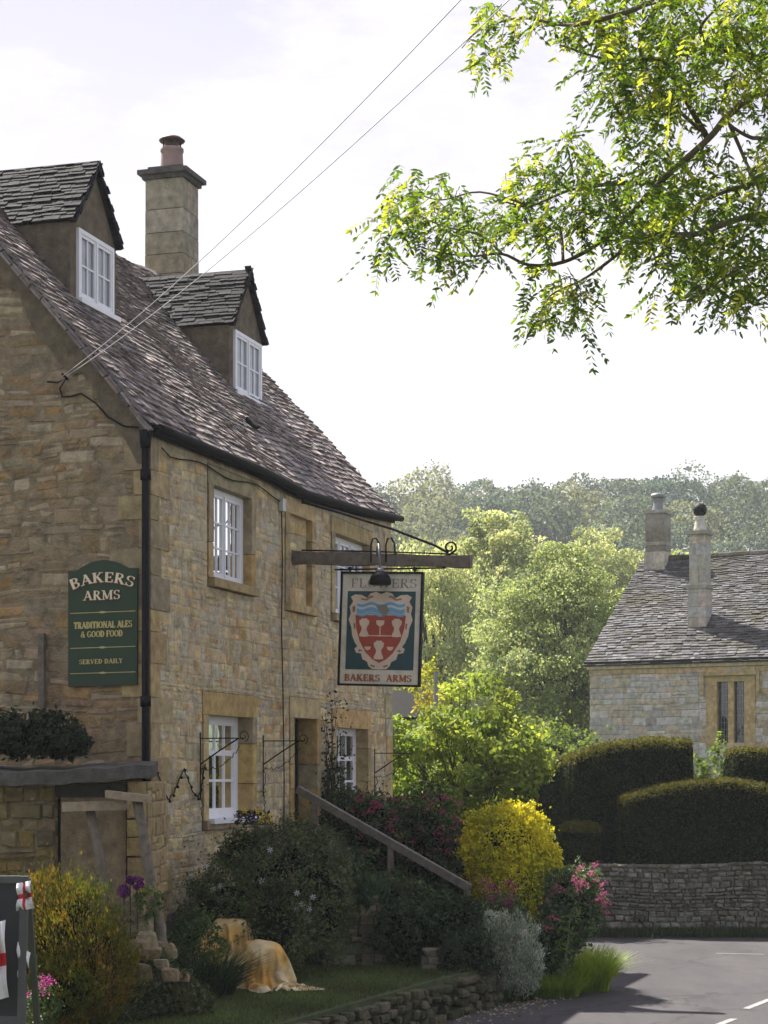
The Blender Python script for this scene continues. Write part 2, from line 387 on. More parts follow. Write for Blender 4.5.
def corebody(c, r, name, parent, seed=0, k=.72, zmin=None, lump=.18):
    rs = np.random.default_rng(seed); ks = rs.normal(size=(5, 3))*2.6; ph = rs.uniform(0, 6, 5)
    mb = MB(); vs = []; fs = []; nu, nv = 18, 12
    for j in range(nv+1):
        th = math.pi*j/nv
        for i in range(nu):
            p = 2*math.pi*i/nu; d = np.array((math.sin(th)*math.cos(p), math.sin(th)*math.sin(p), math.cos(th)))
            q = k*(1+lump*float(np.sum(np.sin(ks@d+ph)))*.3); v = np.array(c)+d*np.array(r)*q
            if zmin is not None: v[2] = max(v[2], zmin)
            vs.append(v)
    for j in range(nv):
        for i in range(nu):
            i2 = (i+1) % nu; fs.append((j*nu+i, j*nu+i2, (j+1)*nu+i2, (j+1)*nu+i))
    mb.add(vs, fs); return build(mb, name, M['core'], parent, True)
def bush(name, label, cat, blobs, n, size, cols, mat='leaf_dark', group=None, aspect=.5, up=.3, shell=.6, lump=.2, seed=1, core=True, base=None, colw=None, upright=False, parent=None, clump=34, clr=.13, solid=.5):
    c0, r0 = blobs[0]
    b = base or (c0[0], c0[1], min(c[2]-r[2] for c, r in blobs))
    t = parent or thing(name, b, label, cat, group)
    vol = np.array([r[0]*r[2]+r[0]*r[1] for c, r in blobs]); vol = vol/vol.sum()
    VV = []; CC = []
    for i, (c, r) in enumerate(blobs):
        m = int(n*vol[i]); kc = max(12, m//clump); Pc, dc, rc = blob_points(kc, c, r, shell+.15, seed+i*7, lump, 1.4, b[2]-.02)
        which = RNG.integers(0, kc, m); sg = clr*min(r); tl = RNG.normal(size=(kc, 3))*.5
        d = unit(dc[which]+tl[which]); along_ = RNG.exponential(.8, m)[:, None]*RNG.uniform(.2, 1.6, (kc, 1))[which]
        P = Pc[which]+RNG.normal(size=(m, 3))*sg*.55+d*sg*along_
        fl_ = RNG.random(m) < solid; P2, d2, _r = blob_points(m, c, r, shell, seed+i*7, lump, 1.4, b[2]-.02); P[fl_] = P2[fl_]; d[fl_] = d2[fl_]; P[:, 2] = np.maximum(P[:, 2], b[2]-.02+RNG.uniform(0, .1, m))
        V = leafquads(P, size, up, aspect, dirs=(d*.6+np.array((0, 0, .9))) if upright else None, out=d)
        # patches of light and dark growth
        rs = np.random.default_rng(seed+i); f = np.zeros(m)
        for _ in range(4): f += np.sin(P@(rs.normal(size=3)*5)+rs.uniform(0, 6))
        idx = (np.clip((f/2.6+1)/2+RNG.uniform(-.15, .15, m)+RNG.uniform(-.3, .3, kc)[which], 0, .999)*len(cols)).astype(int)
        CC.append(np.array(cols)[idx]*RNG.uniform(.7, 1.3, (m, 1))); VV.append(V)
        if core: corebody(c, r, 'dark_core', t, seed+i, .62, b[2]-.02)
    build_np(np.vstack(VV), 4, Q1, np.vstack(CC), 'foliage', M[mat], t)
    return t
def tree(name, label, base, top, rad, cz0, nclump, per, size, cols, seed=1, group=None, trunk_r=.2, lean=(0, 0), limbs=16, droop=0, mat='leaf_far', cr=.24, cat='tree', fl=.75, hole=0.0, trunk_top=.62, offset=(0, 0)):
    """crown between cz0 and top, radius rad=(rx,ry)"""
    rs = np.random.default_rng(seed); t = thing(name, base, label, cat, group)
    cx, cy = base[0]+lean[0]+offset[0], base[1]+lean[1]+offset[1]; cz = (cz0+top)/2; rz = (top-cz0)/2
    cl = []
    while len(cl) < nclump:
        d = rs.normal(size=3); d /= np.linalg.norm(d); r = rs.uniform(.15, 1)**(1/2.2)
        z = d[2]; wd = 1.0 if z > -.2 else 1.0+.5*(z+.2)
        lum = 1+.2*math.sin(3*math.atan2(d[1], d[0])+seed)+.1*math.sin(5*z+seed)
        cl.append(np.array((cx+d[0]*r*rad[0]*wd*lum*(1-cr*.8), cy+d[1]*r*rad[1]*wd*lum*(1-cr*.8), cz+z*r*rz*(1-cr*.7))))
    cl = np.array(cl)
    PP = []; CC = []; DD = []
    R = cr*min(rad[0], rz)
    for i, c in enumerate(cl):
        m = int(per*rs.uniform(.6, 1.4)); d = unit(RNG.normal(size=(m, 3))); rr = RNG.uniform(.3, 1, m)**.5
        sc = R*rs.uniform(.7, 1.35); p = c+d*rr[:, None]*sc*np.array((1.15, 1.15, fl))
        p[:, 2] -= droop*RNG.uniform(0, 1, m)**2*sc*2
        k = (cl[i][2]-cz0)/(top-cz0)
        bc = np.array(cols[rs.integers(len(cols))])*rs.uniform(.78, 1.22)
        PP.append(p); DD.append(d+.6*unit(p-np.array((cx, cy, cz)))); CC.append(bc[None]*RNG.uniform(.7, 1.35, (m, 1))*RNG.uniform(.93, 1.07, (m, 3)))
    P = np.vstack(PP); C = np.vstack(CC)
    cr_ = build_np(leafquads(P, size, .35, .6, dirs=None if not droop else np.tile((0, 0, -.6), (len(P), 1)), out=np.vstack(DD), ob=1.1), 4, Q1, np.clip(C, .004, .9), 'crown', M[mat], t)
    mb = MB(); b = Vector(base); tt = Vector((cx, cy, lerp(base[2], top, trunk_top)))
    n = 9; tp = [b.lerp(tt, i/n)+Vector((rs.normal()*.04, rs.normal()*.04, 0))*trunk_r*6*(i > 0) for i in range(n+1)]
    tr = [trunk_r*(1.25 if i == 0 else 1)*(1-.75*i/n) for i in range(n+1)]
    mb.tube(tp, tr, 10)
    for k in range(limbs):
        c = Vector(cl[rs.integers(len(cl))]); i = int(rs.integers(2, n)); s = tp[i]
        if c.z < s.z: i = 2; s = tp[2]
        mid = s.lerp(c, .5)+Vector((0, 0, (c-s).length*.12)); r = tr[i]*.5
        q = [s, s.lerp(mid, .5)+Vector(rs.normal(size=3)*.06), mid, mid.lerp(c, .55)+Vector(rs.normal(size=3)*.08), c]
        mb.tube(q, [r, r*.75, r*.5, r*.32, r*.12], 6)
        for _ in range(2):
            c2 = c+Vector(rs.normal(size=3))*R*.9; mb.tube([mid, mid.lerp(c2, .5)+Vector(rs.normal(size=3)*.08), c2], [r*.4, r*.25, r*.08], 5)
    build(mb, 'trunk', M['bark'], t, True)
    return t
def tuft(name, label, cat, c, r, n, length, col, group=None, width=.012, lean=.6, mat='leaf_dark', parent=None, seg=3):
    """arching blades from a base disc"""
    t = parent or None
    a = RNG.uniform(0, 2*math.pi, n); q = np.sqrt(RNG.uniform(0, 1, n)); bx = c[0]+r[0]*q*np.cos(a)*.5; by = c[1]+r[1]*q*np.sin(a)*.5
    an = a+RNG.normal(size=n)*.5; ln = length*RNG.uniform(.5, 1.1, n); le = lean*RNG.uniform(.2, 1.2, n)*(.3+q)
    V = np.empty((n, 2*(seg+1), 3))
    for k in range(seg+1):
        s = k/seg; h = ln*(s-.35*le*s*s); o_ = ln*le*s*s; w = width*(1-.85*s)
        x = bx+np.cos(an)*o_; y = by+np.sin(an)*o_; z = c[2]+h
        px, py = -np.sin(an+.6), np.cos(an+.6)
        V[:, 2*k] = np.stack((x+px*w, y+py*w, z), 1); V[:, 2*k+1] = np.stack((x-px*w, y-py*w, z), 1)
    fs = [(2*k, 2*k+1, 2*k+3, 2*k+2) for k in range(seg)]
    o = build_np(V.reshape(-1, 3), 2*(seg+1), fs, vcols(n, col, .35, .1), name, M[mat], parent)
    if not parent: tag(o, label, cat, group)
    return o
#@@PART2
# ================================================================== THE INN
Cx, Cy = -2.229, 18.1; DX, DY = .290, .957; OX, OY = .957, -.290
def PL(t, z, w):                       # facade: along, up, outward
    return (Cx+t*DX+w*OX, Cy+t*DY+w*OY, z)
def PG(a, z, w):                       # gable: a<0 inward, up, toward the lawn
    return (Cx+a*OX-w*DX, Cy+a*OY-w*DY, z)
def ez(t): return float(np.interp(t, [-.5, 0, 2.7, 4.2, 6.5, 8, 8.4], [5.69, 5.69, 5.71, 5.66, 5.76, 5.86, 5.88]))
def rz(t): return float(np.interp(t, [-.5, 0, 3, 5.8, 7, 8.4], [9.2, 9.17, 9.02, 8.95, 9.04, 9.06]))
D = 3.0; LS = 4.56
def SR(u, q, h):                       # front roof slope
    p = q/LS*D; th = math.atan2(rz(u)-ez(u), D)
    z = lerp(ez(u), rz(u), p/D)+.022*math.sin(u*1.9+q*1.3)*math.sin(q*1.7-u*.6)
    p2 = p-h*math.sin(th); return (Cx+u*DX-p2*OX, Cy+u*DY-p2*OY, z+h*math.cos(th))
def SB(u, q, h):                       # rear roof slope
    p = 2*D-q/LS*D; th = math.atan2(rz(u)-ez(u), D)
    z = lerp(ez(u), rz(u), q/LS); p2 = p+h*math.sin(th); return (Cx+u*DX-p2*OX, Cy+u*DY-p2*OY, z+h*math.cos(th))
inn = thing('stone_inn', (Cx, Cy, .4), 'old honey stone inn with two dormers, stone slate roof and white windows', 'inn')
HONEY = pal((.47, .36, .19), (.43, .34, .20), (.46, .38, .24), (.40, .34, .23), (.50, .40, .22), (.37, .32, .23), (.44, .37, .25), (.52, .43, .26), (.42, .38, .30), (.42, .29, .14))
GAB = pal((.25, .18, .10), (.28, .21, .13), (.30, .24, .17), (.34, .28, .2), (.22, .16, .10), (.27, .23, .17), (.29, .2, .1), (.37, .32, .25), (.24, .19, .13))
# openings: a0,a1,z0,z1
op = {'u1': (1.57, 2.66, 4.38, 5.35), 'u2': (5.56, 7.0, 4.33, 5.33), 'l1': (1.43, 2.69, 1.88, 2.97), 'l2': (5.6, 6.92, 1.85, 2.93), 'door': (4.05, 4.87, 1.0, 3.01), 'blk': (3.9, 4.68, 4.32, 5.36)}
sur = []
for k, (a, b, c, d) in op.items():
    j = .15; sur.append((a-j, b+j, c-(.0 if k == 'door' else .1), d+(.24 if d < 4 else .2)))
def PLz(t, z, w):
    if z > 5.56: z = z+(ez(t)-5.69)*min(1, (z-5.56)/.08)
    return PL(t, z, w)
m = MB(); courses(m, PLz, 0, 8.0, .3, 5.66, sur, (.07, .16), (.08, .28), .010, HONEY, joint=.011, jit=.010, warp=.02, wob=.004, split=.35)
front = build(m, 'front_wall', M['stone_front'], inn)
m = MB(); backing(m, PLz, 0, 8.0, .2, 5.62, sur, 0.0045, (.3, .25, .16)); build(m, 'front_mortar', M['mortar'], inn)
# gable near end
def gclip(v):
    if v < 5.6: return (-6.0, -.02)
    p = (v-5.6)/(9.12-5.6)*3.0; return (-6.0+p, -p)
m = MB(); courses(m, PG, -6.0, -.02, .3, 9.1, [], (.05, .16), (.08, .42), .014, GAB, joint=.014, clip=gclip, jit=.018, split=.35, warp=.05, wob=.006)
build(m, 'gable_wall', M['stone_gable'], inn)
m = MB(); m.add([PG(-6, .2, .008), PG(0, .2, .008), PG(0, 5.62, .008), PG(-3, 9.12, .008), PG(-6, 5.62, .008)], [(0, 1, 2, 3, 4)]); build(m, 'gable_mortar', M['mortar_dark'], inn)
# rendered band below the near verge
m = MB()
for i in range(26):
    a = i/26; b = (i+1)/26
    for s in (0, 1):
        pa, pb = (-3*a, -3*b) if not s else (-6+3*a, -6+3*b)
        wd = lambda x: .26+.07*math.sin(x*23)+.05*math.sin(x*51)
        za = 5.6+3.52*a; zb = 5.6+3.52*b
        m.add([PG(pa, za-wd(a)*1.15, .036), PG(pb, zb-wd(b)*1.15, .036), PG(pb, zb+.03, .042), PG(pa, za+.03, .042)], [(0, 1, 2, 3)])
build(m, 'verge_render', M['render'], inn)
# far gable and rear wall
m = MB(); m.add([PL(8, .2, 0), PL(8, 5.8, 0), PL(8, 9.0, -3), PL(8, 5.8, -6), PL(8, .2, -6)], [(0, 1, 2, 3, 4)]); m.add([PL(0, .2, -6), PL(8, .2, -6), PL(8, 5.8, -6), PL(0, 5.6, -6)], [(0, 1, 2, 3)])
build(m, 'rear_wall', M['mortar'], inn)
# quoins at the near corner and far corner
m = MB(); mf = MB(); z = .35
k = 0
while z < 5.5:
    h = rnd(.2, .34); a = rnd(.35, .5) if k % 2 else rnd(.16, .26); b = rnd(.2, .42) if not k % 2 else rnd(.10, .18); k += 1
    m.col = pick(pal((.36, .29, .18), (.32, .27, .19), (.40, .31, .17)), .15)
    g = .006; e = .02
    vs = []
    for zz in (z+g, min(z+h, 5.55)-g):
        vs += [PL(-e, zz, e), PL(a, zz, e), PL(a, zz, -.05), PL(-e, zz, -b), PL(.05, zz, -b)]
    m.add([PL(-e, z+g, e), PL(a, z+g, e), PL(a, z+g, -.02), PL(-e, z+g, -.02), PL(-e, z+h-g, e), PL(a, z+h-g, e), PL(a, z+h-g, -.02), PL(-e, z+h-g, -.02)], [(0, 1, 5, 4), (1, 2, 6, 5), (2, 3, 7, 6), (3, 0, 4, 7), (4, 5, 6, 7), (3, 2, 1, 0)])
    m.add([PL(-e-.004, z+g, e-.003), PL(-e-.004, z+g, -b), PL(.02, z+g, -b), PL(.02, z+g, e-.003), PL(-e-.004, z+h-g, e-.003), PL(-e-.004, z+h-g, -b), PL(.02, z+h-g, -b), PL(.02, z+h-g, e-.003)], [(0, 1, 5, 4), (1, 2, 6, 5), (2, 3, 7, 6), (3, 0, 4, 7), (4, 5, 6, 7), (3, 2, 1, 0)])
    a2 = rnd(.18, .42); mf.box(PL, 8-a2, 8.02, z+g, z+h-g, -.3, .022, pick(HONEY, .1)); z += h
build(m, 'quoin', M['ashlar'], inn); build(mf, 'quoin', M['ashlar'], inn)
# surrounds
ASH = pal((.44, .32, .15), (.38, .30, .17), (.46, .37, .22), (.33, .28, .19))
for k, (a, b, c, d) in op.items():
    m = MB(); j = .14; lt = d+(.235 if d < 4 else .19); lo = c if k == 'door' else c-.0
    m.box(PL, a-j, b+j, d, lt, -.3, .014, pick(ASH, .1))
    zz = lo
    while zz < d-.02:
        h = min(rnd(.28, .5), d-zz); h = d-zz if d-zz-h < .15 else h
        m.box(PL, a-j+.004, a, zz+.003, zz+h-.004, -.3, .018+rnd(0, .006), pick(ASH, .12)); m.box(PL, b, b+j-.004, zz+.003, zz+h-.004, -.3, .018+rnd(0, .006), pick(ASH, .12)); zz += h
    if k != 'door': m.box(PL, a-j+.03, b+j-.03, c-.09, c, -.3, .075 if c > 4 else .055, pick(ASH, .05))
    build(m, 'window_surround' if k not in ('door',) else 'door_surround', M['ashlar'], inn)
def casement(name, P, a0, a1, b0, b1, w, lights, cols, rows, parent, fr=.05, sash=.034, mun=.016, curtain=None, mat='white', bottom=0, toprow=0):
    m = MB(); B = lambda a, b, c, d, e, f: m.box(P, a, b, c, d, e, f, (.8, .8, .82))
    B(a0, a0+fr, b0, b1, w-.06, w); B(a1-fr, a1, b0, b1, w-.06, w); B(a0+fr, a1-fr, b1-fr, b1, w-.06, w-.001); B(a0+fr, a1-fr, b0, b0+fr+bottom, w-.06, w-.001)
    W_ = (a1-a0-2*fr)/lights; z0 = b0+fr+bottom; z1 = b1-fr
    for i in range(lights):
        x0 = a0+fr+i*W_; x1 = x0+W_
        if i: B(x0-.012, x0+.012, z0, z1, w-.05, w+.004)
        s0 = x0+(.013 if i else 0); s1 = x1-(.013 if i < lights-1 else 0)
        B(s0, s0+sash, z0, z1, w-.04, w-.008); B(s1-sash, s1, z0, z1, w-.04, w-.008); B(s0+sash, s1-sash, z1-sash, z1, w-.04, w-.009); B(s0+sash, s1-sash, z0, z0+sash, w-.04, w-.009)
        for k in range(1, cols):
            x = lerp(s0+sash, s1-sash, k/cols); B(x-mun/2, x+mun/2, z0+sash, z1-sash, w-.034, w-.014)
        for k in range(1, rows):
            z = lerp(z0+sash, z1-sash, k/rows); th = mun*(2.2 if k == rows-toprow else 1); B(s0+sash, s1-sash, z-th/2, z+th/2, w-.033, w-.0155)
    o = build(m, name, M[mat], parent)
    m = MB(); m.add([P(a0+fr, z0, w-.027), P(a1-fr, z0, w-.027), P(a1-fr, z1, w-.027), P(a0+fr, z1, w-.027)], [(0, 1, 2, 3)]); build(m, 'pane', M['glass'], o)
    if curtain:
        for ca, cb in curtain:
            m = MB()
            nn = 24; ca = lerp(a0+fr, a1-fr, ca); cb = lerp(a0+fr, a1-fr, cb)
            for i in range(nn):
                u = lerp(ca, cb, i/nn); v = lerp(ca, cb, (i+1)/nn); f = lambda q: w-.12+.018*math.sin(q*75)
                m.add([P(u, z0, f(u)), P(v, z0, f(v)), P(v, z1, f(v)), P(u, z1, f(u))], [(0, 1, 2, 3)])
            build(m, 'curtain', M['curtain'], o)
    return o
casement('window', PL, 1.575, 2.655, 4.385, 5.345, -.075, 2, 3, 3, inn, curtain=[(0, .98)], fr=.05)
casement('window', PL, 5.565, 6.995, 4.335, 5.325, -.09, 3, 2, 3, inn, curtain=[(0, 1)])
casement('window', PL, 1.43, 2.69, 1.9, 2.97, -.15, 1, 4, 3, inn, curtain=[(0, .13), (.88, 1)], mun=.026, toprow=1, fr=.06)
casement('window', PL, 5.6, 6.92, 1.87, 2.93, -.15, 1, 4, 3, inn, curtain=[(0, .12), (.86, 1)], mun=.026, toprow=1, fr=.06)
for a, b, c, d in [(1.43, 2.69, 1.83, 1.9), (5.6, 6.92, 1.80, 1.868)]:
    m = MB(); m.box(PL, a-.04, b+.04, c+.018, d, -.2, .10); build(m, 'window_sill', M['white'], inn)
# dark rooms behind the openings
for k in ('u1', 'u2', 'l1', 'l2', 'door'):
    a, b, c, d = op[k]; m = MB(); m.box(PL, a-.1, b+.1, c-.05, d+.1, -1.0, -.31); build(m, 'room', M['interior'], inn)
# blocked window infill
m = MB(); courses(m, PL, 3.9, 4.68, 4.32, 5.36, [], (.14, .24), (.2, .4), .012, HONEY, clip=None, joint=.008)
m.v = [(x-.06*OX, y-.06*OY, z) for x, y, z in m.v]; build(m, 'blocked_window', M['stone_front'], inn)
m = MB(); backing(m, PL, 3.9, 4.68, 4.32, 5.36, [], -.056); build(m, 'blocked_window_mortar', M['mortar'], inn)
# door
m = MB(); a, b, c, d = op['door']
m.box(PL, a, a+.06, c, d, -.3, -.22); m.box(PL, b-.06, b, c, d, -.3, -.22); m.box(PL, a+.06, b-.06, d-.06, d, -.3, -.222)
for i in range(5):
    x0 = a+.06+i*.14; m.box(PL, x0+.004, x0+.136, c, c+1.1, -.29, -.24)
m.box(PL, a+.06, b-.06, c+1.1, c+1.2, -.29, -.235); m.box(PL, a+.06, a+.14, c+1.2, d-.06, -.29, -.236); m.box(PL, b-.14, b-.06, c+1.2, d-.06, -.29, -.236); m.box(PL, (a+b)/2-.015, (a+b)/2+.015, c+1.2, d-.06, -.29, -.238)
dr = build(m, 'door', simple('dark_green_door', (.015, .02, .02), .5), inn)
m = MB(); m.add([PL(a+.14, c+1.2, -.262), PL(b-.14, c+1.2, -.262), PL(b-.14, d-.06, -.262), PL(a+.14, d-.06, -.262)], [(0, 1, 2, 3)]); build(m, 'pane', M['glass'], dr)
m = MB(); m.box(PL, a+.09, a+.12, c+.95, c+1.1, -.24, -.2); build(m, 'handle', M['iron'], dr)
# ---- roof
SLT = pal((.26, .22, .19), (.21, .18, .165), (.31, .265, .235), (.16, .14, .13), (.37, .32, .285), (.23, .205, .185), (.25, .205, .17))
dorm = [dict(tc=1.49, hw=.545, zb=7.2, ze=8.0, zr=8.71, pf=1.3, win=(1.10, 1.90, 7.24, 7.96)), dict(tc=5.88, hw=.58, zb=7.08, ze=7.92, zr=8.68, pf=1.28, win=(5.45, 6.34, 7.12, 7.88))]
def proof(t, z): return (z-ez(t))/(rz(t)-ez(t))*D
dh = [(d['tc']-d['hw']+.03, d['tc']+d['hw']-.03, (d['pf']+.05)/D*LS, (proof(d['tc'], d['ze']))/D*LS) for d in dorm]
m = MB(); slates(m, SR, -.1, 8.12, LS, (.12, .07), (.09, .2), .024, SLT, holes=dh, jit=.011)
roof = build(m, 'roof', M['slate'], inn)
m = MB(); n = 40
for i in range(n):
    u = lerp(-.06, 8.08, i/n); v = lerp(-.06, 8.08, (i+1)/n)
    for S in (SR, SB): m.add([S(u, -.12, 0), S(v, -.12, 0), S(v, LS, 0), S(u, LS, 0)], [(0, 1, 2, 3)])
build(m, 'roof_underlay', M['gutter'], roof)
m = MB(); slates(m, SB, -.1, 8.12, LS, (.26, .18), (.25, .4), .02, SLT); build(m, 'rear_roof', M['slate'], inn)
# verge edging stones: several irregular layers up the near and far rakes
for u0 in (-.125, 8.02):
    m = MB()
    q = -.1
    while q < LS-.05:
        ln = rnd(.12, .26)
        for S in (SR, SB):
            for ly in range(2):
                o_ = rnd(-.02, .02); m.box(S, u0+o_, u0+.12+o_, q+rnd(0, .02), q+ln, -.035+ly*.026, -.012+ly*.026, pick(SLT, .3))
        q += ln
    build(m, 'verge', M['slate'], inn)
# ridge stones
m = MB(); t = -.12
while t < 8.1:
    w = rnd(.4, .5)
    pr = []
    for tt in (t+.004, t+w-.006):
        z = rz(tt)+.02*math.sin(tt*3)
        for p, dz in ((2.78, -.2), (3.0, .075), (3.22, -.2), (3.19, -.26), (3.0, .01), (2.81, -.26)): pr.append((Cx+tt*DX-p*OX, Cy+tt*DY-p*OY, z+dz))
    m.add(pr, [(i, (i+1) % 6, 6+(i+1) % 6, 6+i) for i in range(6)]+[(0, 1, 4, 5), (1, 2, 3, 4), (6, 7, 10, 11), (7, 8, 9, 10)], pick(SLT, .2)); t += w
build(m, 'ridge', M['slate'], roof)
# vent / cat-slide slate
m = MB(); m.box(SR, 4.32, 4.52, 1.0, 1.14, .03, .11); build(m, 'roof_vent', M['gutter'], roof)
# gutter along the eave
m = MB(); pts = [PL(t, ez(t)-.055, .135) for t in np.linspace(-.08, 8.06, 26)]; m.tube(pts, .042, 10)
gt = build(m, 'gutter', M['gutter'], inn, True)
m = MB(); 
for i in range(26):
    t0 = lerp(-.05, 8.04, i/26); t1 = lerp(-.05, 8.04, (i+1)/26)
    m.add([PL(t0, ez(t0)-.12, .05), PL(t1, ez(t1)-.12, .05), PL(t1, ez(t1)+.02, .05), PL(t0, ez(t0)+.02, .05)], [(0, 1, 2, 3)])
build(m, 'fascia', M['gutter'], inn)
# dormers
SLD = pal((.035, .033, .036), (.05, .045, .045), (.06, .056, .056), (.03, .028, .03), (.075, .068, .064))
for d in dorm:
    tc, hw, pf = d['tc'], d['hw'], d['pf']; t0, t1 = tc-hw, tc+hw
    PF = lambda a, z, w, pf=pf: PL(a, z, -pf+w)
    m = MB(); wa, wb, wc, wd = d['win']
    for q in [(t0, wa, d['zb']-.15, d['ze']), (wb, t1, d['zb']-.15, d['ze']), (wa, wb, wd, d['ze']), (wa, wb, d['zb']-.15, wc)]:
        m.add([PF(q[0], q[2], 0), PF(q[1], q[2], 0), PF(q[1], q[3], 0), PF(q[0], q[3], 0)], [(0, 1, 2, 3)])
    m.add([PF(t0, d['ze'], 0), PF(t1, d['ze'], 0), PF(tc, d['zr']-.03, 0)], [(0, 1, 2)])
    for t in (t0, t1):
        pb = proof(t, d['ze'])+.1; m.add([PL(t, d['zb']-.15, -pf), PL(t, d['ze'], -pf), PL(t, d['ze'], -pb)], [(0, 1, 2)])
    body = build(m, 'dormer', M['render'], inn)
    # window box inside the opening
    m = MB(); m.box(PF, wa-.01, wb+.01, wc-.01, wd+.01, -.9, -.3); build(m, 'room', M['interior'], body)
    casement('window', PF, wa-.025, wb+.025, wc, wd+.01, .035, 2, 2, 2, body, fr=.045, curtain=None, mun=.02)
    m = MB(); m.add([PF(wa, wc+.05, -.03), PF(wb, wc+.05, -.03), PF(wb, wd-.05, -.03), PF(wa, wd-.05, -.03)], [(0, 1, 2, 3)]); build(m, 'blind', M['curtain'], body)
    m = MB(); m.box(PF, wa-.07, wb+.07, wc-.05, wc-.001, -.02, .09); build(m, 'sill', M['white'], body)
    al = math.atan2(d['zr']-d['ze'], hw); Ld = (hw+.005)/math.cos(al)
    m = MB(); m2 = MB()
    for sgn in (-1, 1):
        def SD(u, q, h, sgn=sgn, tc=tc, hw=hw, d=d, al=al, Ld=Ld):
            x = (Ld-q)*math.cos(al)+h*math.sin(al); z = d['zr']-(Ld-q)*math.sin(al)+h*math.cos(al)+.03; return PL(tc+sgn*x, z, -u)
        uc = lambda q, d=d, tc=tc, al=al, Ld=Ld, pf=pf: (pf-.06, proof(tc, d['zr']-(Ld-q)*math.sin(al))+.12)
        slates(m, SD, 0, 1, Ld, (.07, .062), (.10, .24), .014, SLD, q0=-.04, uclip=uc, jit=.003)
        nn = 8
        for i in range(nn):
            qa = Ld*i/nn; qb = Ld*(i+1)/nn
            m2.add([SD(pf-.05, qa, 0), SD(uc(qa)[1], qa, 0), SD(uc(qb)[1], qb, 0), SD(pf-.05, qb, 0)], [(0, 1, 2, 3)])
        for ly in range(2):
            q = -.03
            while q < Ld-.03:
                ln = rnd(.09, .14); m.box(SD, pf-.075+rnd(-.01, .01), pf-.0, q, q+ln-.004, -.03+ly*.02, -.013+ly*.02, pick(SLD, .3)); q += ln
    u = pf-.08
    while u < proof(tc, d['zr'])+.1:
        w = rnd(.25, .33); m.box(lambda a, b, c: PL(tc+b, d['zr']+.035+c-abs(b)*1.1, -a), u, u+w-.005, -.1, 0, 0, .035, pick(SLD, .2)); m.box(lambda a, b, c: PL(tc+b, d['zr']+.035+c-abs(b)*1.1, -a), u+.002, u+w-.003, 0.0005, .1, 0, .034, pick(SLD, .2)); u += w
    dr_ = build(m, 'dormer_roof', M['slate_dark'], body); build(m2, 'dormer_underlay', M['gutter'], body)
# chimney at the far gable
m = MB(); tcc = 7.38
def PC(a, b, c): return PL(tcc+a, c, -2.94+b)
CH = pal((.34, .28, .18), (.30, .26, .19), (.37, .32, .24), (.28, .25, .2))
z = 8.55; ztop = 10.42; hw_ = .27
while z < ztop-.02:
    h = min(rnd(.26, .34), ztop-z); h = ztop-z if ztop-z-h < .12 else h
    s = rnd(-.1, .12); g = .006
    k = hw_+.012*(1-(z-8.5)/2)
    for a0, a1 in ((-k, s-.004), (s+.004, k)): m.box(PC, a0, a1, -k, k-.0, z+g, z+h-.004, pick(CH, .12))
    z += h
ch = build(m, 'chimney', stone_mat('chimney_stone', spots=((.08, .08, .06), (.5, .5, .44)), spotamt=(.6, .4), bump=.6, patch=((.13, .13, .1), .5)), inn)
m = MB(); m.box(PC, -hw_+.015, hw_-.015, -hw_+.015, hw_-.015, 8.4, 10.44); m.box(PC, -.31, .31, -.31, .31, 10.42, 10.48); m.box(PC, -.36, .36, -.36, .36, 10.478, 10.54); m.box(PC, -.25, .25, -.25, .25, 10.538, 10.6)
build(m, 'chimney_cap', M['slab'], ch)
cc = PC(0, 0, 10.6); m = MB(); m.lathe(cc, [(.165, 0), (.16, .04), (.15, .2), (.145, .24), (.16, .26), (.16, .3), (.14, .31)], 24); build(m, 'chimney_pot', M['terracotta'], ch, True)
m = MB()
for k in range(4):
    a = k*math.pi/2+.4; m.tube([(cc[0]+.12*math.cos(a), cc[1]+.12*math.sin(a), cc[2]+.3), (cc[0]+.12*math.cos(a), cc[1]+.12*math.sin(a), cc[2]+.42)], .012, 6)
m.lathe((cc[0], cc[1], cc[2]+.4), [(.17, 0), (.18, .015), (.12, .06), (.02, .085)], 24); m.lathe((cc[0], cc[1], cc[2]+.3), [(.13, -.01), (.13, .02)], 20); build(m, 'cowl', M['rust_cowl'], ch, True)
# downpipe on the near gable corner
m = MB(); a = -.005
m.tube([PG(a, 5.55, .09), PG(a, 2.6, .09), PG(a+.0, .5, .09)], .038, 12)
for z in (5.15, 3.0, 1.6): m.tube([PG(a, z, .09), PG(a, z+.1, .09)], .052, 12)
m.tube([PG(a, 5.62, .09), PG(a, 5.45, .09)], [.065, .045], 12); m.tube([PG(a, 5.6, .09), PG(a+.05, 5.64, .05), PL(.03, 5.64, .12)], .035, 10)
build(m, 'downpipe', M['iron'], inn, True)
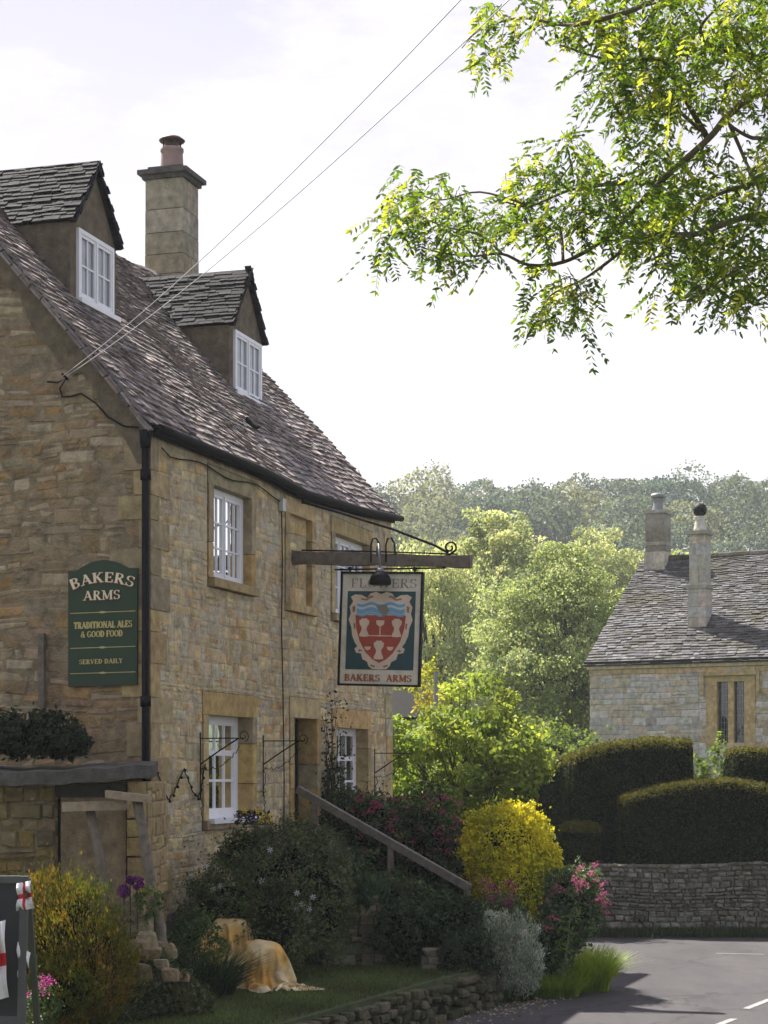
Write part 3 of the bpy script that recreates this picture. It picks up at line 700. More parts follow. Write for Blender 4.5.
# small fittings
m = MB(); m.box(PL, 3.52, 3.62, 5.33, 5.47, .02, .07); build(m, 'junction_box', M['grey_plastic'], inn)
m = MB(); m.tube([PL(3.57, 5.34, .035), PL(3.6, 4.8, .035), PL(3.58, 4.0, .032), PL(3.62, 3.3, .034), PL(3.66, 2.3, .034), PL(3.66, 1.6, .03)], .008, 6)
m.tube([PL(.2, 5.5, .035)]+[PL(t, ez(t)-.22-.03*math.sin(t*4), .035) for t in np.linspace(.4, 3.5, 14)]+[PL(3.57, 5.45, .035)], .007, 6)
build(m, 'wall_cable', M['gutter'], inn)
p0 = at(85, 374, 18.0); m = MB()
m.tube([PG(-1.05, 6.15, .06), PG(-.93, 6.13, .08), PG(-.85, 6.17, .06), PG(-.92, 6.08, .05), PG(-.9, 6.0, .04), PG(-.8, 6.0, .04), PG(-.7, 6.02, .04), PG(-.55, 5.92, .04), PG(-.42, 5.78, .04), PG(-.25, 5.68, .05), PG(-.1, 5.66, .05)], .009, 6)
m.tube([PG(-.86, 6.17, .0), PG(-.86, 6.2, .12)], .012, 6); build(m, 'gable_cable', M['gutter'], inn)
m = MB(); m.box(PG, -1.14, -1.08, 3.0, 3.72, .03, .08); build(m, 'timber_batten', M['wood'], inn)
# ------------------------------------------------------------------ lettering
TH, TN = .17, .075
def Lr(*a): return ('l',)+a
G = {
 'A': (.80, [Lr(.1, 0, .4, 1, TN), Lr(.38, 1, .70, 0, TH), Lr(.22, .34, .58, .34, TN), ('s', .1), ('s', .70)]),
 'B': (.70, [Lr(.18, 0, .18, 1, TH), ('a', .30, .755, .22, .21, -90, 90, TH*.8), ('a', .32, .27, .26, .24, -90, 90, TH*.8), Lr(.1, .965, .32, .965, TN), Lr(.1, .52, .32, .52, TN), Lr(.1, .035, .34, .035, TN)]),
 'K': (.80, [Lr(.18, 0, .18, 1, TH), Lr(.2, .42, .62, 1, TN), Lr(.34, .58, .68, 0, TH), ('s', .18), ('t', .18), ('t', .62), ('s', .68)]),
 'E': (.68, [Lr(.18, 0, .18, 1, TH), Lr(.08, .96, .6, .96, TN), Lr(.2, .5, .48, .5, TN), Lr(.08, .04, .62, .04, TN), Lr(.58, .74, .58, .99, TN), Lr(.6, .01, .6, .28, TN), Lr(.46, .4, .46, .6, TN*.8)]),
 'R': (.76, [Lr(.18, 0, .18, 1, TH), ('a', .30, .745, .24, .22, -90, 90, TH*.8), Lr(.1, .965, .32, .965, TN), Lr(.2, .5, .32, .5, TN), Lr(.34, .52, .66, 0, TH), ('s', .18), ('s', .68)]),
 'S': (.62, [('a', .31, .74, .20, .22, 40, 250, TH*.7), ('a', .31, .27, .22, .235, 100, -140, TH*.8), Lr(.5, .74, .5, .96, TN), Lr(.1, .04, .1, .28, TN)]),
 'M': (.98, [Lr(.16, 0, .16, 1, TN), Lr(.16, 1, .48, .08, TH), Lr(.48, .08, .8, 1, TN), Lr(.82, 0, .82, 1, TH), ('s', .16), ('s', .82), ('t', .12), ('t', .86)]),
 'T': (.74, [Lr(.37, 0, .37, 1, TH), Lr(.06, .96, .68, .96, TN), Lr(.08, .74, .08, .99, TN), Lr(.66, .74, .66, .99, TN), ('s', .37)]),
 'D': (.78, [Lr(.18, 0, .18, 1, TH), ('a', .28, .5, .36, .46, -90, 90, TH), Lr(.1, .96, .3, .96, TN), Lr(.1, .04, .3, .04, TN)]),
 'I': (.40, [Lr(.2, 0, .2, 1, TH), ('s', .2), ('t', .2)]),
 'O': (.82, [('a', .41, .5, .31, .45, 0, 360, TH*.9)]),
 'L': (.66, [Lr(.18, 0, .18, 1, TH), ('t', .18), Lr(.08, .04, .6, .04, TN), Lr(.58, .01, .58, .3, TN)]),
 'N': (.84, [Lr(.16, 0, .16, 1, TN), Lr(.16, 1, .68, 0, TH), Lr(.68, 0, .68, 1, TN), ('s', .16), ('t', .12), ('t', .68)]),
 'G': (.82, [('a', .41, .5, .31, .45, 40, 320, TH*.9), Lr(.66, .08, .66, .44, TH), Lr(.5, .44, .76, .44, TN)]),
 'F': (.64, [Lr(.18, 0, .18, 1, TH), Lr(.08, .96, .58, .96, TN), Lr(.2, .5, .46, .5, TN), Lr(.56, .72, .56, .99, TN), ('s', .18)]),
 'V': (.78, [Lr(.1, 1, .39, 0, TH), Lr(.39, 0, .68, 1, TN), ('t', .1), ('t', .68)]),
 'Y': (.74, [Lr(.1, 1, .37, .5, TH), Lr(.64, 1, .37, .5, TN), Lr(.37, 0, .37, .5, TH), ('s', .37), ('t', .1), ('t', .64)]),
 'W': (1.1, [Lr(.08, 1, .32, 0, TH), Lr(.32, 0, .55, 1, TN), Lr(.55, 1, .78, 0, TH), Lr(.78, 0, 1.02, 1, TN), ('t', .08), ('t', 1.02)]),
 '&': (.84, [('a', .38, .76, .16, .19, 0, 360, TN*1.2), ('a', .34, .27, .24, .24, 0, 360, TH*.8), Lr(.3, .6, .72, .02, TH), Lr(.6, .42, .76, .42, TN)]),
 ' ': (.35, [])}
def text(mb, P, s, x0, x1, y0, h, wb, th=.004, mapf=None, bold=1.0, track=.04):
    """letters of string s filling x0..x1 with cap height h on baseline y0; P(a,b,c)"""
    tot = sum(G[c][0]+track for c in s)-track; k = (x1-x0)/tot; x = x0; n = 0
    for c in s:
        wd, st = G[c]
        for q in st:
            n += 1; polys = []
            if q[0] == 'l':
                _, ax, ay, bx, by, w = q; w *= bold; dx, dy = (bx-ax), (by-ay); l = math.hypot(dx, dy); nx, ny = -dy/l*w/2, dx/l*w/2
                if dy == 0: nx, ny = 0, w/2
                elif abs(dy) > .9: nx, ny = w/2, 0
                polys.append([(ax-nx, ay-ny), (bx-nx, by-ny), (bx+nx, by+ny), (ax+nx, ay+ny)])
            elif q[0] == 'a':
                _, cx, cy, rx, ry, a0, a1, w = q; w *= bold; sg = 14
                for i in range(sg):
                    t0 = math.radians(lerp(a0, a1, i/sg)); t1 = math.radians(lerp(a0, a1, (i+1)/sg))
                    def pt(t, e): ww = w*(.35+.65*abs(math.cos(t))); return (cx+(rx+e*ww/2)*math.cos(t), cy+(ry+e*ww/2*.8)*math.sin(t))
                    polys.append([pt(t0, -1), pt(t0, 1), pt(t1, 1), pt(t1, -1)])
            elif q[0] == 's': polys.append([(q[1]-.15, 0), (q[1]+.15, 0), (q[1]+.15, .06*bold), (q[1]-.15, .06*bold)])
            elif q[0] == 't': polys.append([(q[1]-.14, .94), (q[1]+.14, .94), (q[1]+.14, 1), (q[1]-.14, 1)])
            for pl in polys:
                pp = [(x+a*k, y0+b*h) for a, b in pl]
                if mapf: pp = [mapf(a, b) for a, b in pp]
                e = (n % 9)*.00018
                mb.prism(P, pp, wb, wb+th+e)
        x += (wd+track)*k
# ------------------------------------------------------------------ green wall sign
K = .725/435.0
def gs(x, y): return ((x-560)*K-.135, 4.32-(y-130)*.00153)      # drawing units -> (a, z)
def PS(x, y, c):
    a, z = gs(x, y); return PG(a+.03, z+(x-342)*.00002, .05+c)
sg = thing('pub_sign', PG(-.5, 3.22, .05), 'dark green wall sign with arched top reading BAKERS ARMS on the stone gable', 'sign')
arch = [(125, 857), (125, 130), (180, 130)]+[(lerp(180, 505, i/16), 130-58*math.sin(math.pi*i/16)**.9) for i in range(1, 16)]+[(505, 130), (560, 130), (556, 857)]
m = MB(); m.prism(PS, arch[::-1], -.018, .006); build(m, 'board', M['sign_green'], sg)
def arcmap(yb, dep, x0=342, r=196):
    def f(a, b):
        t = (a-x0)/r; y = yb-(b-0)+dep*t*t; sl = 2*dep*t/r
        return (a+(b)*sl*.9, y)
    return f
m = MB(); text(m, PS, 'BAKERS', 152, 532, 0, 62, .014, .004, arcmap(210, 46), 1.05); text(m, PS, 'ARMS', 224, 456, 0, 58, .014, .004, lambda a, b: (a, 320-b), 1.0); build(m, 'lettering', M['cream'], sg)
m = MB(); text(m, PS, 'BAKERS', 150, 529, 0, 62, .0085, .003, arcmap(215, 46), 1.15); text(m, PS, 'ARMS', 221, 453, 0, 58, .0085, .003, lambda a, b: (a, 324-b), 1.1); build(m, 'lettering_shadow', M['red_shadow'], sg)
m = MB(); text(m, PS, 'TRADITIONAL ALES', 162, 528, 0, 42, .009, .004, lambda a, b: (a, 497-b), 1.7, .0); text(m, PS, '& GOOD FOOD', 206, 470, 0, 40, .009, .004, lambda a, b: (a, 553-b), 1.6, .0); text(m, PS, 'SERVED DAILY', 196, 470, 0, 30, .009, .004, lambda a, b: (a, 720-b), 1.3)
for y in (398, 618, 777):
    m.prism(PS, [(138, y+2.2), (548, y+2.2), (548, y-2.2), (138, y-2.2)], .007, .010); m.prism(PS, [(305, y), (342, y+7), (380, y), (342, y-7)], .0075, .0112)
build(m, 'small_lettering', M['gold'], sg)
# ------------------------------------------------------------------ hanging sign and beam
T0 = 4.22
def PH(a, z, c): return PL(T0-c, z, a+.035)
bm_ = thing('sign_beam', PH(0, 4.85, 0), 'weathered timber beam with iron stay and scrolls projecting from the inn wall', 'sign bracket')
def PB(a, b, c): return PH(a, 4.87-a*.055+b, c)
m = MB()
xs = np.linspace(-.1, 2.05, 14)
for i in range(13):
    a, b = xs[i], xs[i+1]
    f = lambda x: .006*math.sin(x*9)+.004*math.sin(x*23)
    t = .072-.008*(i > 5)
    m.add([PB(a, -t+f(a), -.06), PB(b, -t+f(b), -.06), PB(b, t+f(b+1), -.06), PB(a, t+f(a+1), -.06), PB(a, -t+f(a), .06), PB(b, -t+f(b), .06), PB(b, t+f(b+1), .06), PB(a, t+f(a+1), .06)],
          [(0, 1, 2, 3), (4, 5, 6, 7), (0, 1, 5, 4), (3, 2, 6, 7), (0, 3, 7, 4), (1, 2, 6, 5)])
build(m, 'beam', M['wood'], bm_)
m = MB(); m.tube([PB(.03, .085, .05), PB(1.0, .088, .055), PB(1.9, .08, .05)], .01, 6)
stay = [PH(.02, 5.52, 0), PH(.5, 5.37, 0), PH(1.1, 5.17, 0), PH(1.62, 4.96, 0), PH(1.78, 4.87, 0)]; m.tube(stay, .014, 8)
m.tube([PH(.0, 5.7, .0), PH(.03, 5.5, 0)], .02, 6)
# end scroll
def scroll(cx, cz, r, turns, a0, n=26, wr=.012, sgn=1, mm=None, P=None):
    pts = []
    for i in range(n):
        s = i/(n-1); a = a0+sgn*turns*2*math.pi*s; rr = r*(1-.72*s); pts.append(P(cx+rr*math.cos(a), cz+rr*math.sin(a), 0))
    mm.tube(pts, wr, 6)
m.tube([PH(1.70, 4.83, 0), PH(1.78, 4.84, 0), PH(1.87, 4.9, 0)], .013, 6); scroll(1.80, 4.93, .075, 1.2, -.4, mm=m, P=PH)
for x in (.88, 1.06):
    m.tube([PH(x, 4.78, .07), PH(x, 4.98, .07), PH(x+.02, 5.05, .07), PH(x+.06, 5.06, .07), PH(x+.1, 4.99, .07), PH(x+.11, 4.86, .07)], .011, 6)
m.tube([PH(.42, 4.72, 0), PH(1.75, 4.70, 0)], .011, 6)
build(m, 'ironwork', M['iron'], bm_)
hs = thing('hanging_sign', PH(.97, 3.36, 0), 'hanging pub sign with red and cream coat of arms reading BAKERS ARMS', 'sign')
ks = 1.02/4.04/86.8; ca = math.radians(2.0)
def PX(x, y, c):
    X = (x-367)*ks; Z = -(y-354)*ks; X, Z = X*math.cos(ca)+Z*math.sin(ca), -X*math.sin(ca)+Z*math.cos(ca)
    return PH(.975+X, 4.02+Z, c)
m = MB()
for q in [(197, 128, 205, 580), (529, 128, 537, 580)]: m.box(PX, q[0], q[2], q[1], q[3], -.035, .03)
for q in [(205, 128, 529, 136), (205, 572, 529, 580)]: m.box(PX, q[0], q[2], q[1], q[3], -.035, .029)
for x in (232, 500): m.tube([PX(x, 128, 0), PX(x-2, 108, 0)], .012, 6); m.lathe(PX(x-1, 116, 0), [(.02, -.02), (.028, 0), (.02, .02)], 10)
build(m, 'sign_frame', M['iron'], hs)
m = MB(); m.box(PX, 205, 529, 136, 572, -.02, .012); build(m, 'board', M['board_white'], hs)
m = MB(); m.box(PX, 227, 508, 205, 515, .0125, .0155); build(m, 'painted_field', M['teal'], hs)
R_ = [(0, 216), (22, 207), (45, 214), (58, 232), (80, 220), (108, 218), (126, 228), (116, 246), (130, 268), (124, 292), (132, 318), (120, 348), (116, 380), (104, 408), (92, 424), (104, 432), (98, 448), (76, 452), (70, 474), (50, 484), (44, 500), (30, 512), (0, 514)]
def sym(h): return [(367+x, y) for x, y in h]+[(367-x, y) for x, y in h[::-1] if x]
m = MB(); m.prism(PX, sym(R_), .016, .0185); crest = build(m, 'coat_of_arms', M['crest_cream'], hs)
m = MB(); m.prism(PX, sym([(0, 300), (104, 300), (99, 352), (84, 402), (56, 448), (28, 474), (0, 488)]), .019, .021); build(m, 'red_field', M['crest_red'], crest)
m = MB(); m.prism(PX, sym([(0, 248), (100, 248), (103, 299.5), (0, 299.5)]), .019, .0208); build(m, 'white_band', M['crest_white'], crest)
m = MB()
for yc, th in ((258, 6), (282, 9), (297, 4)):
    n = 28; top = []; bot = []
    for i in range(n+1):
        x = lerp(268, 466, i/n); w = 5*math.sin(i/n*math.pi*5); top.append((x, yc+w-th)); bot.append((x, yc+w+th))
    for i in range(n): m.prism(PX, [top[i], top[i+1], bot[i+1], bot[i]], .021, .0225)
build(m, 'blue_waves', M['crest_blue'], crest)
m = MB(); m.prism(PX, [(345, 262), (390, 258), (404, 282), (380, 308), (356, 276)], .023, .0245); build(m, 'grey_emblem', M['letter_faded'], crest)
m = MB()
def sheaf(cx, cy, s):
    h = [(0, -36), (8, -38), (14, -32), (21, -28), (19, -14), (12, -4), (10, 4), (13, 14), (19, 26), (19, 34), (0, 36)]
    m.prism(PX, [(cx+x*s, cy+y*s) for x, y in h]+[(cx-x*s, cy+y*s) for x, y in h[::-1] if x], .0215, .024)
sheaf(301, 350, 1); sheaf(435, 350, 1); sheaf(364, 438, 1.02)
m.box(PX, 318, 414, 379, 383, .0215, .0238); m.box(PX, 365, 369, 326, 384, .0216, .0236); m.prism(PX, [(350, 320), (384, 320), (382, 336), (367, 346), (352, 336)], .0217, .0242)
for cx in (318, 411): m.prism(PX, [(cx-14, 424), (cx+14, 424), (cx+11, 434), (cx, 440), (cx-11, 434)], .0217, .0242)
build(m, 'wheat_sheaf', M['crest_cream'], crest)
CM = simple('crest_cutout_paint', (.30, .17, .10), .6, var=.3)  # dark decorative cut-outs in the crest border
for sx in (-1, 1):
    for pl in ([(32, 222), (46, 222), (62, 236), (84, 232), (84, 238), (60, 243), (44, 232), (32, 230)], [(70, 440), (82, 434), (90, 440), (84, 446)], [(16, 500), (34, 494), (38, 500), (20, 507)], [(106, 262), (118, 268), (116, 290), (107, 286)], [(104, 330), (112, 334), (108, 356), (102, 352)]):
        m = MB(); m.prism(PX, [(367+sx*x, y) for x, y in pl], .0188, .0196); build(m, 'crest_cutout', CM, crest)
m = MB(); text(m, PX, 'BAKERS', 224, 372, 0, 27, .013, .003, lambda a, b: (a, 561-b), 1.5); text(m, PX, 'ARMS', 398, 502, 0, 27, .013, .003, lambda a, b: (a, 561-b), 1.5); build(m, 'lettering', M['letter_rust'], hs)
m = MB(); text(m, PX, 'FLOWERS', 238, 512, 0, 36, .0128, .002, lambda a, b: (a, 191-b), .75); build(m, 'faded_lettering', M['letter_faded'], hs)
# lamp over the sign
lp = thing('sign_lamp', PH(.95, 4.6, .2), 'black dome lamp on a curved arm lighting the hanging sign', 'lamp')
m = MB(); c = PH(1.03, 4.51, .2)
m.lathe((c[0], c[1], c[2]), [(.118, 0), (.126, .015), (.124, .05), (.108, .095), (.075, .13), (.04, .15), (.03, .18)], 26); build(m, 'lamp_shade', M['iron'], lp, True)
m = MB(); m.lathe((c[0], c[1], c[2]+.14), [(.045, 0), (.05, .02), (.03, .05)], 14); m.tube([PH(1.03, 4.68, .2), PH(1.02, 4.85, .2), PH(.99, 4.98, .14), PH(.96, 4.96, .08), PH(.95, 4.86, .06)], .012, 8); build(m, 'lamp_arm', M['lead'], lp, True)
# ------------------------------------------------------------------ basket brackets on the facade
def bracket(t, z, i, lab):
    b = thing('wall_bracket', PL(t, z-.5, .03), lab, 'bracket', 'iron basket brackets on the inn wall')
    P = lambda a, zz, c=0: PL(t+c, zz, a)
    m = MB(); m.tube([P(.035, z+.06), P(.035, z-.62)], .008, 6); m.tube([P(.035, z), P(.5, z)], .0065, 6); m.tube([P(.035, z-.26), P(.25, z-.12), P(.45, z)], .008, 6)
    scroll(.5, z+.02, .06, 1.3, -1.2, 20, .005, 1, m, lambda a, zz, c: P(a, zz))
    build(m, 'ironwork', M['iron'], b)
    m = MB(); q = []
    for k in range(26):
        s = k/25; q.append(P(.045+.42*s, z-.3-.09*math.sin(math.pi*s)+rnd(-.02, .02)+.22*s, rnd(-.02, .02)))
    m.tube(q, .0045, 5)
    q = [P(.05+rnd(-.015, .02), z-.3-.5*k/16, rnd(-.02, .03)) for k in range(17)]; m.tube(q, .0045, 5); build(m, 'light_string', M['gutter'], b)
bracket(1.17, 2.72, 0, 'iron scroll bracket left of the lower window nearest the gable')
bracket(2.98, 2.72, 1, 'iron scroll bracket with lights between lower window and door')
bracket(7.15, 2.62, 2, 'small iron bracket near the far corner of the inn')
m = MB(); wp = [(154, 762), (158, 775), (164, 792), (169, 800), (174, 792), (180, 778), (184, 769), (188, 779), (193, 792), (198, 797), (202, 785), (204, 768), (206, 762)]
def onfac(px, py, w=.035):
    k = (px-384)/F; t = (Cy*k-Cx+w*(OY*k-OX))/(DX-DY*k); Y = Cy+t*DY+w*OY; return (Cx+t*DX+w*OX, Y, EYE+(HY-py)*Y/F)
pts = []
for (a, b), (c, d) in zip(wp[:-1], wp[1:]):
    for k in range(4): pts.append(onfac(lerp(a, c, k/4)+rnd(-.5, .5), lerp(b, d, k/4)+rnd(-.5, .5)))
m.tube(pts, .007, 5)
for p in pts[::3]: m.lathe((p[0]+.01, p[1]-.01, p[2]-.03), [(.008, 0), (.014, .012), (.008, .028)], 6)
tag(build(m, 'string_lights', M['gutter']), 'dark string of outdoor lights looped on the wall by the drainpipe', 'string lights')
# overhead wires from the gable to a pole behind the lane
for i, (px, lab) in enumerate(((445, 'upper left overhead wire crossing the sky to the inn roof'), (492, 'lower right overhead wire crossing the sky to the inn roof'))):
    s = Vector(PG(-.86+i*.05, 6.18, .12)); e = at(px, -4, 9.5+i*.2); e = s.lerp(e, 1.25); m = MB()
    m.tube([s.lerp(e, k/20)-Vector((0, 0, .16*4*(k/20)*(1-k/20))) for k in range(21)], .003, 6); tag(build(m, 'overhead_wire', M['cable']), lab, 'wire', 'overhead wires')
# ================================================================== GROUND AND ROAD
def sheet(name, pts, z, mat, kind='structure'):
    m = MB(); m.add([(x, y, z) for x, y in pts], [tuple(range(len(pts)))]); return tag(build(m, name, mat), None, None, None, kind)
def grid(name, x0, x1, y0, y1, nx, ny, f, mat, smooth=True):
    m = MB(); vs = [(lerp(x0, x1, i/nx), lerp(y0, y1, j/ny)) for j in range(ny+1) for i in range(nx+1)]
    m.add([(x, y, f(x, y)) for x, y in vs], [(j*(nx+1)+i, j*(nx+1)+i+1, (j+1)*(nx+1)+i+1, (j+1)*(nx+1)+i) for j in range(ny) for i in range(nx)])
    return tag(build(m, name, mat, None, smooth), None, None, None, 'structure')
sheet('ground', [(-900, -60), (900, -60), (900, 1500), (-900, 1500)], -.06, M['turf'])
def hillz(x, y): 
    t = min(1, max(0, (y-120)/150)); return -2+34*t*t*(3-2*t)-2.4*t+.8*math.sin(x*.03)+.5*math.sin(x*.06+2)
grid('hill', -400, 400, 100, 420, 60, 30, hillz, M['hillgreen'])
sheet('road', [(-20, -30), (40, -30), (40, 27.4), (-1, 27.4), (-1, 19), (-20, 19)], 0.0, M['asphalt'])
# edging wall line
EL = [(-1.9, 12.4), (-1.35, 13.8), (-1.0, 14.7), (-.45, 16.0), (.1, 17.3), (.65, 18.6), (1.02, 19.3), (1.12, 19.9)]
LZ = .38
lawnpoly = [(-12, 8), (-3.6, 8)]+EL+[(-.2, 20.4), (-3, 18.6), (-12, 18)]
m = MB(); nn = len(lawnpoly); m.add([(x, y, LZ) for x, y in lawnpoly]+[(x, y, -.02) for x, y in lawnpoly], [tuple(range(nn))]+[(i, (i+1) % nn, nn+(i+1) % nn, nn+i) for i in range(nn)])
tag(build(m, 'lawn', M['turf']), kind='structure')
# garden bed rising to the inn
def bedz(x, y):
    # distance in front of facade
    w = (x-Cx)*OX+(y-Cy)*OY; return max(.34, min(1.0, 1.05-.85*max(0, w)))+.03*math.sin(x*7)*math.sin(y*5)
grid('garden_bed', -4, 3.0, 16.9, 26.5, 28, 36, lambda x, y: bedz(x, y) if ((x-Cx)*OX+(y-Cy)*OY) < (2.3 if y > 19.5 else max(.6, 1.7)) and y > 16.9 else -.03, M['soil'])
# centre line dashes and edge line
def dash(pa, pb, w, i):
    a = at(pa[0], pa[1], EYE*F/(pa[1]-HY)); b = at(pb[0], pb[1], EYE*F/(pb[1]-HY)); d = (b-a).normalized(); n = Vector((-d.y, d.x, 0))*w/2
    m = MB(); m.add([(p.x, p.y, .004) for p in (a-n, b-n, b+n, a+n)], [(0, 1, 2, 3)]); tag(build(m, 'road_marking', M['paint_line']), kind='structure')
dash((716, 1026), (734, 1019), .075, 0); dash((746, 1009), (770, 999.5), .075, 1); dash((716, 953.5), (764, 954.5), .05, 2)
# pale grit along the near edge of the road
m = MB()
for _ in range(900):
    i = rnd(0, len(EL)-1.01); k = int(i); f = i-k; x = lerp(EL[k][0], EL[k+1][0], f)+.28+abs(random.gauss(0, .22)); y = lerp(EL[k][1], EL[k+1][1], f)+rnd(-.2, .6); s = rnd(.006, .02)
    m.add([(x-s, y-s, .001), (x+s, y-s*.6, .001), (x+s*.7, y+s, .001), (x-s, y+s*.8, .001), (x, y, .001+s)], [(0, 1, 4), (1, 2, 4), (2, 3, 4), (3, 0, 4)], pick(pal((.2, .17, .12), (.12, .1, .07), (.3, .26, .2)), .2))
tag(build(m, 'road_grit', M['rock']), kind='stuff')
def rockmesh(m, c, r, col, seed, fl=.42):
    rs = np.random.default_rng(seed); R = rs.normal(size=(6, 3)); nu, nv = 9, 6; vs = []; rot = rs.uniform(0, 3)
    for j in range(nv+1):
        th = math.pi*j/nv
        for i in range(nu):
            p = 2*math.pi*i/nu+rot; d = np.array((math.sin(th)*math.cos(p), math.sin(th)*math.sin(p), math.cos(th)))
            q = 1-.22*np.sum(np.maximum(0, R@d-.6)); e = np.sign(d)*np.abs(d)**fl
            vs.append((c[0]+e[0]*r[0]*q, c[1]+e[1]*r[1]*q, c[2]+e[2]*r[2]*q))
    m.add(vs, [(j*nu+i, j*nu+(i+1) % nu, (j+1)*nu+(i+1) % nu, (j+1)*nu+i) for j in range(nv) for i in range(nu)], col)
# low dry-laid edging wall
m = MB(); sd = 1
def along(EL, s):
    i = min(int(s), len(EL)-2); f = s-i; a, b = EL[i], EL[i+1]; d = Vector((b[0]-a[0], b[1]-a[1], 0)).normalized(); return Vector((lerp(a[0], b[0], f), lerp(a[1], b[1], f), 0)), d
EDC = pal((.085, .08, .045), (.06, .06, .032), (.13, .115, .08), (.05, .055, .025), (.1, .09, .06))
ROCKC = pal((.22, .19, .13), (.17, .15, .11), (.28, .25, .19), (.14, .12, .08), (.2, .19, .15))
for row in range(4):
    s = rnd(0, .1)
    while s < len(EL)-1.02:
        p, d = along(EL, s); ln = rnd(.09, .22); n = Vector((d.y, -d.x, 0)); h = .052
        q = p+n*(.06-row*.012+rnd(-.02, .02)); sd += 1
        rs = np.random.default_rng(sd); mm = MB(); rockmesh(mm, (0, 0, 0), (ln*.54, rnd(.08, .13), h*rnd(.8, 1.1)), pick(EDC, .3), sd)
        mm.v = [tuple(q+d*x+n*y+Vector((0, 0, row*.088+.04+z+.015*math.sin(s*5)))) for x, y, z in mm.v]; n0 = len(m.v); m.v += mm.v; m.c += mm.c; m.f += [tuple(i+n0 for i in f) for f in mm.f]
        s += (ln*1.02)/(1.35)
tag(build(m, 'edging_wall', M['rock'], None, False), 'low mossy dry stone edging wall between the lawn and the lane', 'stone wall')
# lawn grass
n = 90000; X = RNG.uniform(-3.4, 1.1, n); Y = RNG.uniform(13.2, 20.3, n)
ey = np.array([q[1] for q in EL]); ex = np.array([q[0] for q in EL]); xe = np.interp(Y, ey, ex); ok = (X < xe-.03); X, Y = X[ok], Y[ok]; n = len(X)
C = np.stack((X, Y, np.full(n, LZ+.018)), 1); V = leafquads(C, .05, 0, .13, dirs=np.tile((0, 0, 1.0), (n, 1))+RNG.normal(size=(n, 3))*.35, fold=.02)
pc = .75+.35*np.sin(X*3.1+Y)*np.sin(Y*2.3); cg = np.array((.13, .17, .055))[None]*pc[:, None]*RNG.uniform(.6, 1.4, (n, 1))
tag(build_np(V, 4, Q1, cg, 'lawn_grass', M['leaf_dark']), 'short mown grass in front of the inn', 'grass', None, 'stuff')

# ================================================================== LEAN-TO STORE AT THE LEFT
st = thing('stone_store', (-3.0, 17.2, .4), 'low stone lean-to store with a thick slab roof against the gable', 'outbuilding')
def PW(a, z, w): return (a, 16.75-w+.0, z)
xl = (-90-384)*16.75/F; xr = (147-384)*16.75/F; xm = (55-384)*16.75/F
DK = pal((.16, .13, .08), (.2, .16, .1), (.13, .105, .07), (.23, .19, .12), (.18, .14, .06))
m = MB(); courses(m, PW, xl, xm, .35, 2.26, [], (.08, .18), (.1, .3), .03, DK, joint=.016, jit=.014, wob=.014)
def PR(a, z, w): return (xr+.0+w, 16.75+a, z)
courses(m, PW, xr-.18, xr, .35, 2.3, [], (.12, .22), (.16, .2), .02, pal((.33, .26, .14), (.28, .22, .12)), joint=.012)
courses(m, PR, 0, 1.4, .35, 2.3, [], (.1, .2), (.15, .35), .02, pal((.33, .26, .14), (.28, .22, .12)), joint=.012)
build(m, 'wall', M['stone_gable'], st)
m = MB(); m.add([PW(xl, .3, 0), PW(xm, .3, 0), PW(xm, 2.27, 0), PW(xl, 2.27, 0)], [(0, 1, 2, 3)]); m.add([PR(0, .3, 0), PR(1.4, .3, 0), PR(1.4, 2.3, 0), PR(0, 2.3, 0)], [(0, 1, 2, 3)]); build(m, 'mortar', M['mortar_dark'], st)
m = MB(); m.box(PW, xm+.045, xr-.19, .4, 2.16, -.14, -.03, (.26, .2, .13)); build(m, 'rendered_panel', stone_mat('flaking_render', base=(.27, .2, .13), spots=((.12, .09, .06), (.4, .33, .25)), spotamt=(.9, .5), bump=1), st)
m = MB(); m.box(PW, xm+.0, xr-.18, .4, 2.28, -.6, -.15); build(m, 'recess', M['interior'], st)
m = MB(); m.box(PW, xm, xr-.19, 2.16, 2.28, -.12, -.0); build(m, 'lintel', M['wood_dark'], st)
m = MB(); top = []; n = 16
for i in range(n):
    x0 = lerp(-90, 152, i/n); x1 = lerp(-90, 152, (i+1)/n)
    f = lambda x: at(x, 772-7*max(0, x-40)/110+1.2*math.sin(x*.13), 16.5+.3*max(0, x-120)/32)
    a, b = f(x0), f(x1); tk = .115; yb = 18.3
    m.add([a-Vector((0, 0, tk)), b-Vector((0, 0, tk)), b, a, (a.x*1.08, yb, a.z-tk+.05), (b.x*1.06, yb, b.z-tk+.05), (b.x*1.06, yb, b.z+.05), (a.x*1.08, yb, a.z+.05)], [(0, 1, 2, 3), (3, 2, 6, 7), (0, 1, 5, 4), (1, 2, 6, 5), (0, 3, 7, 4)])
build(m, 'slab_roof', M['slab'], st)
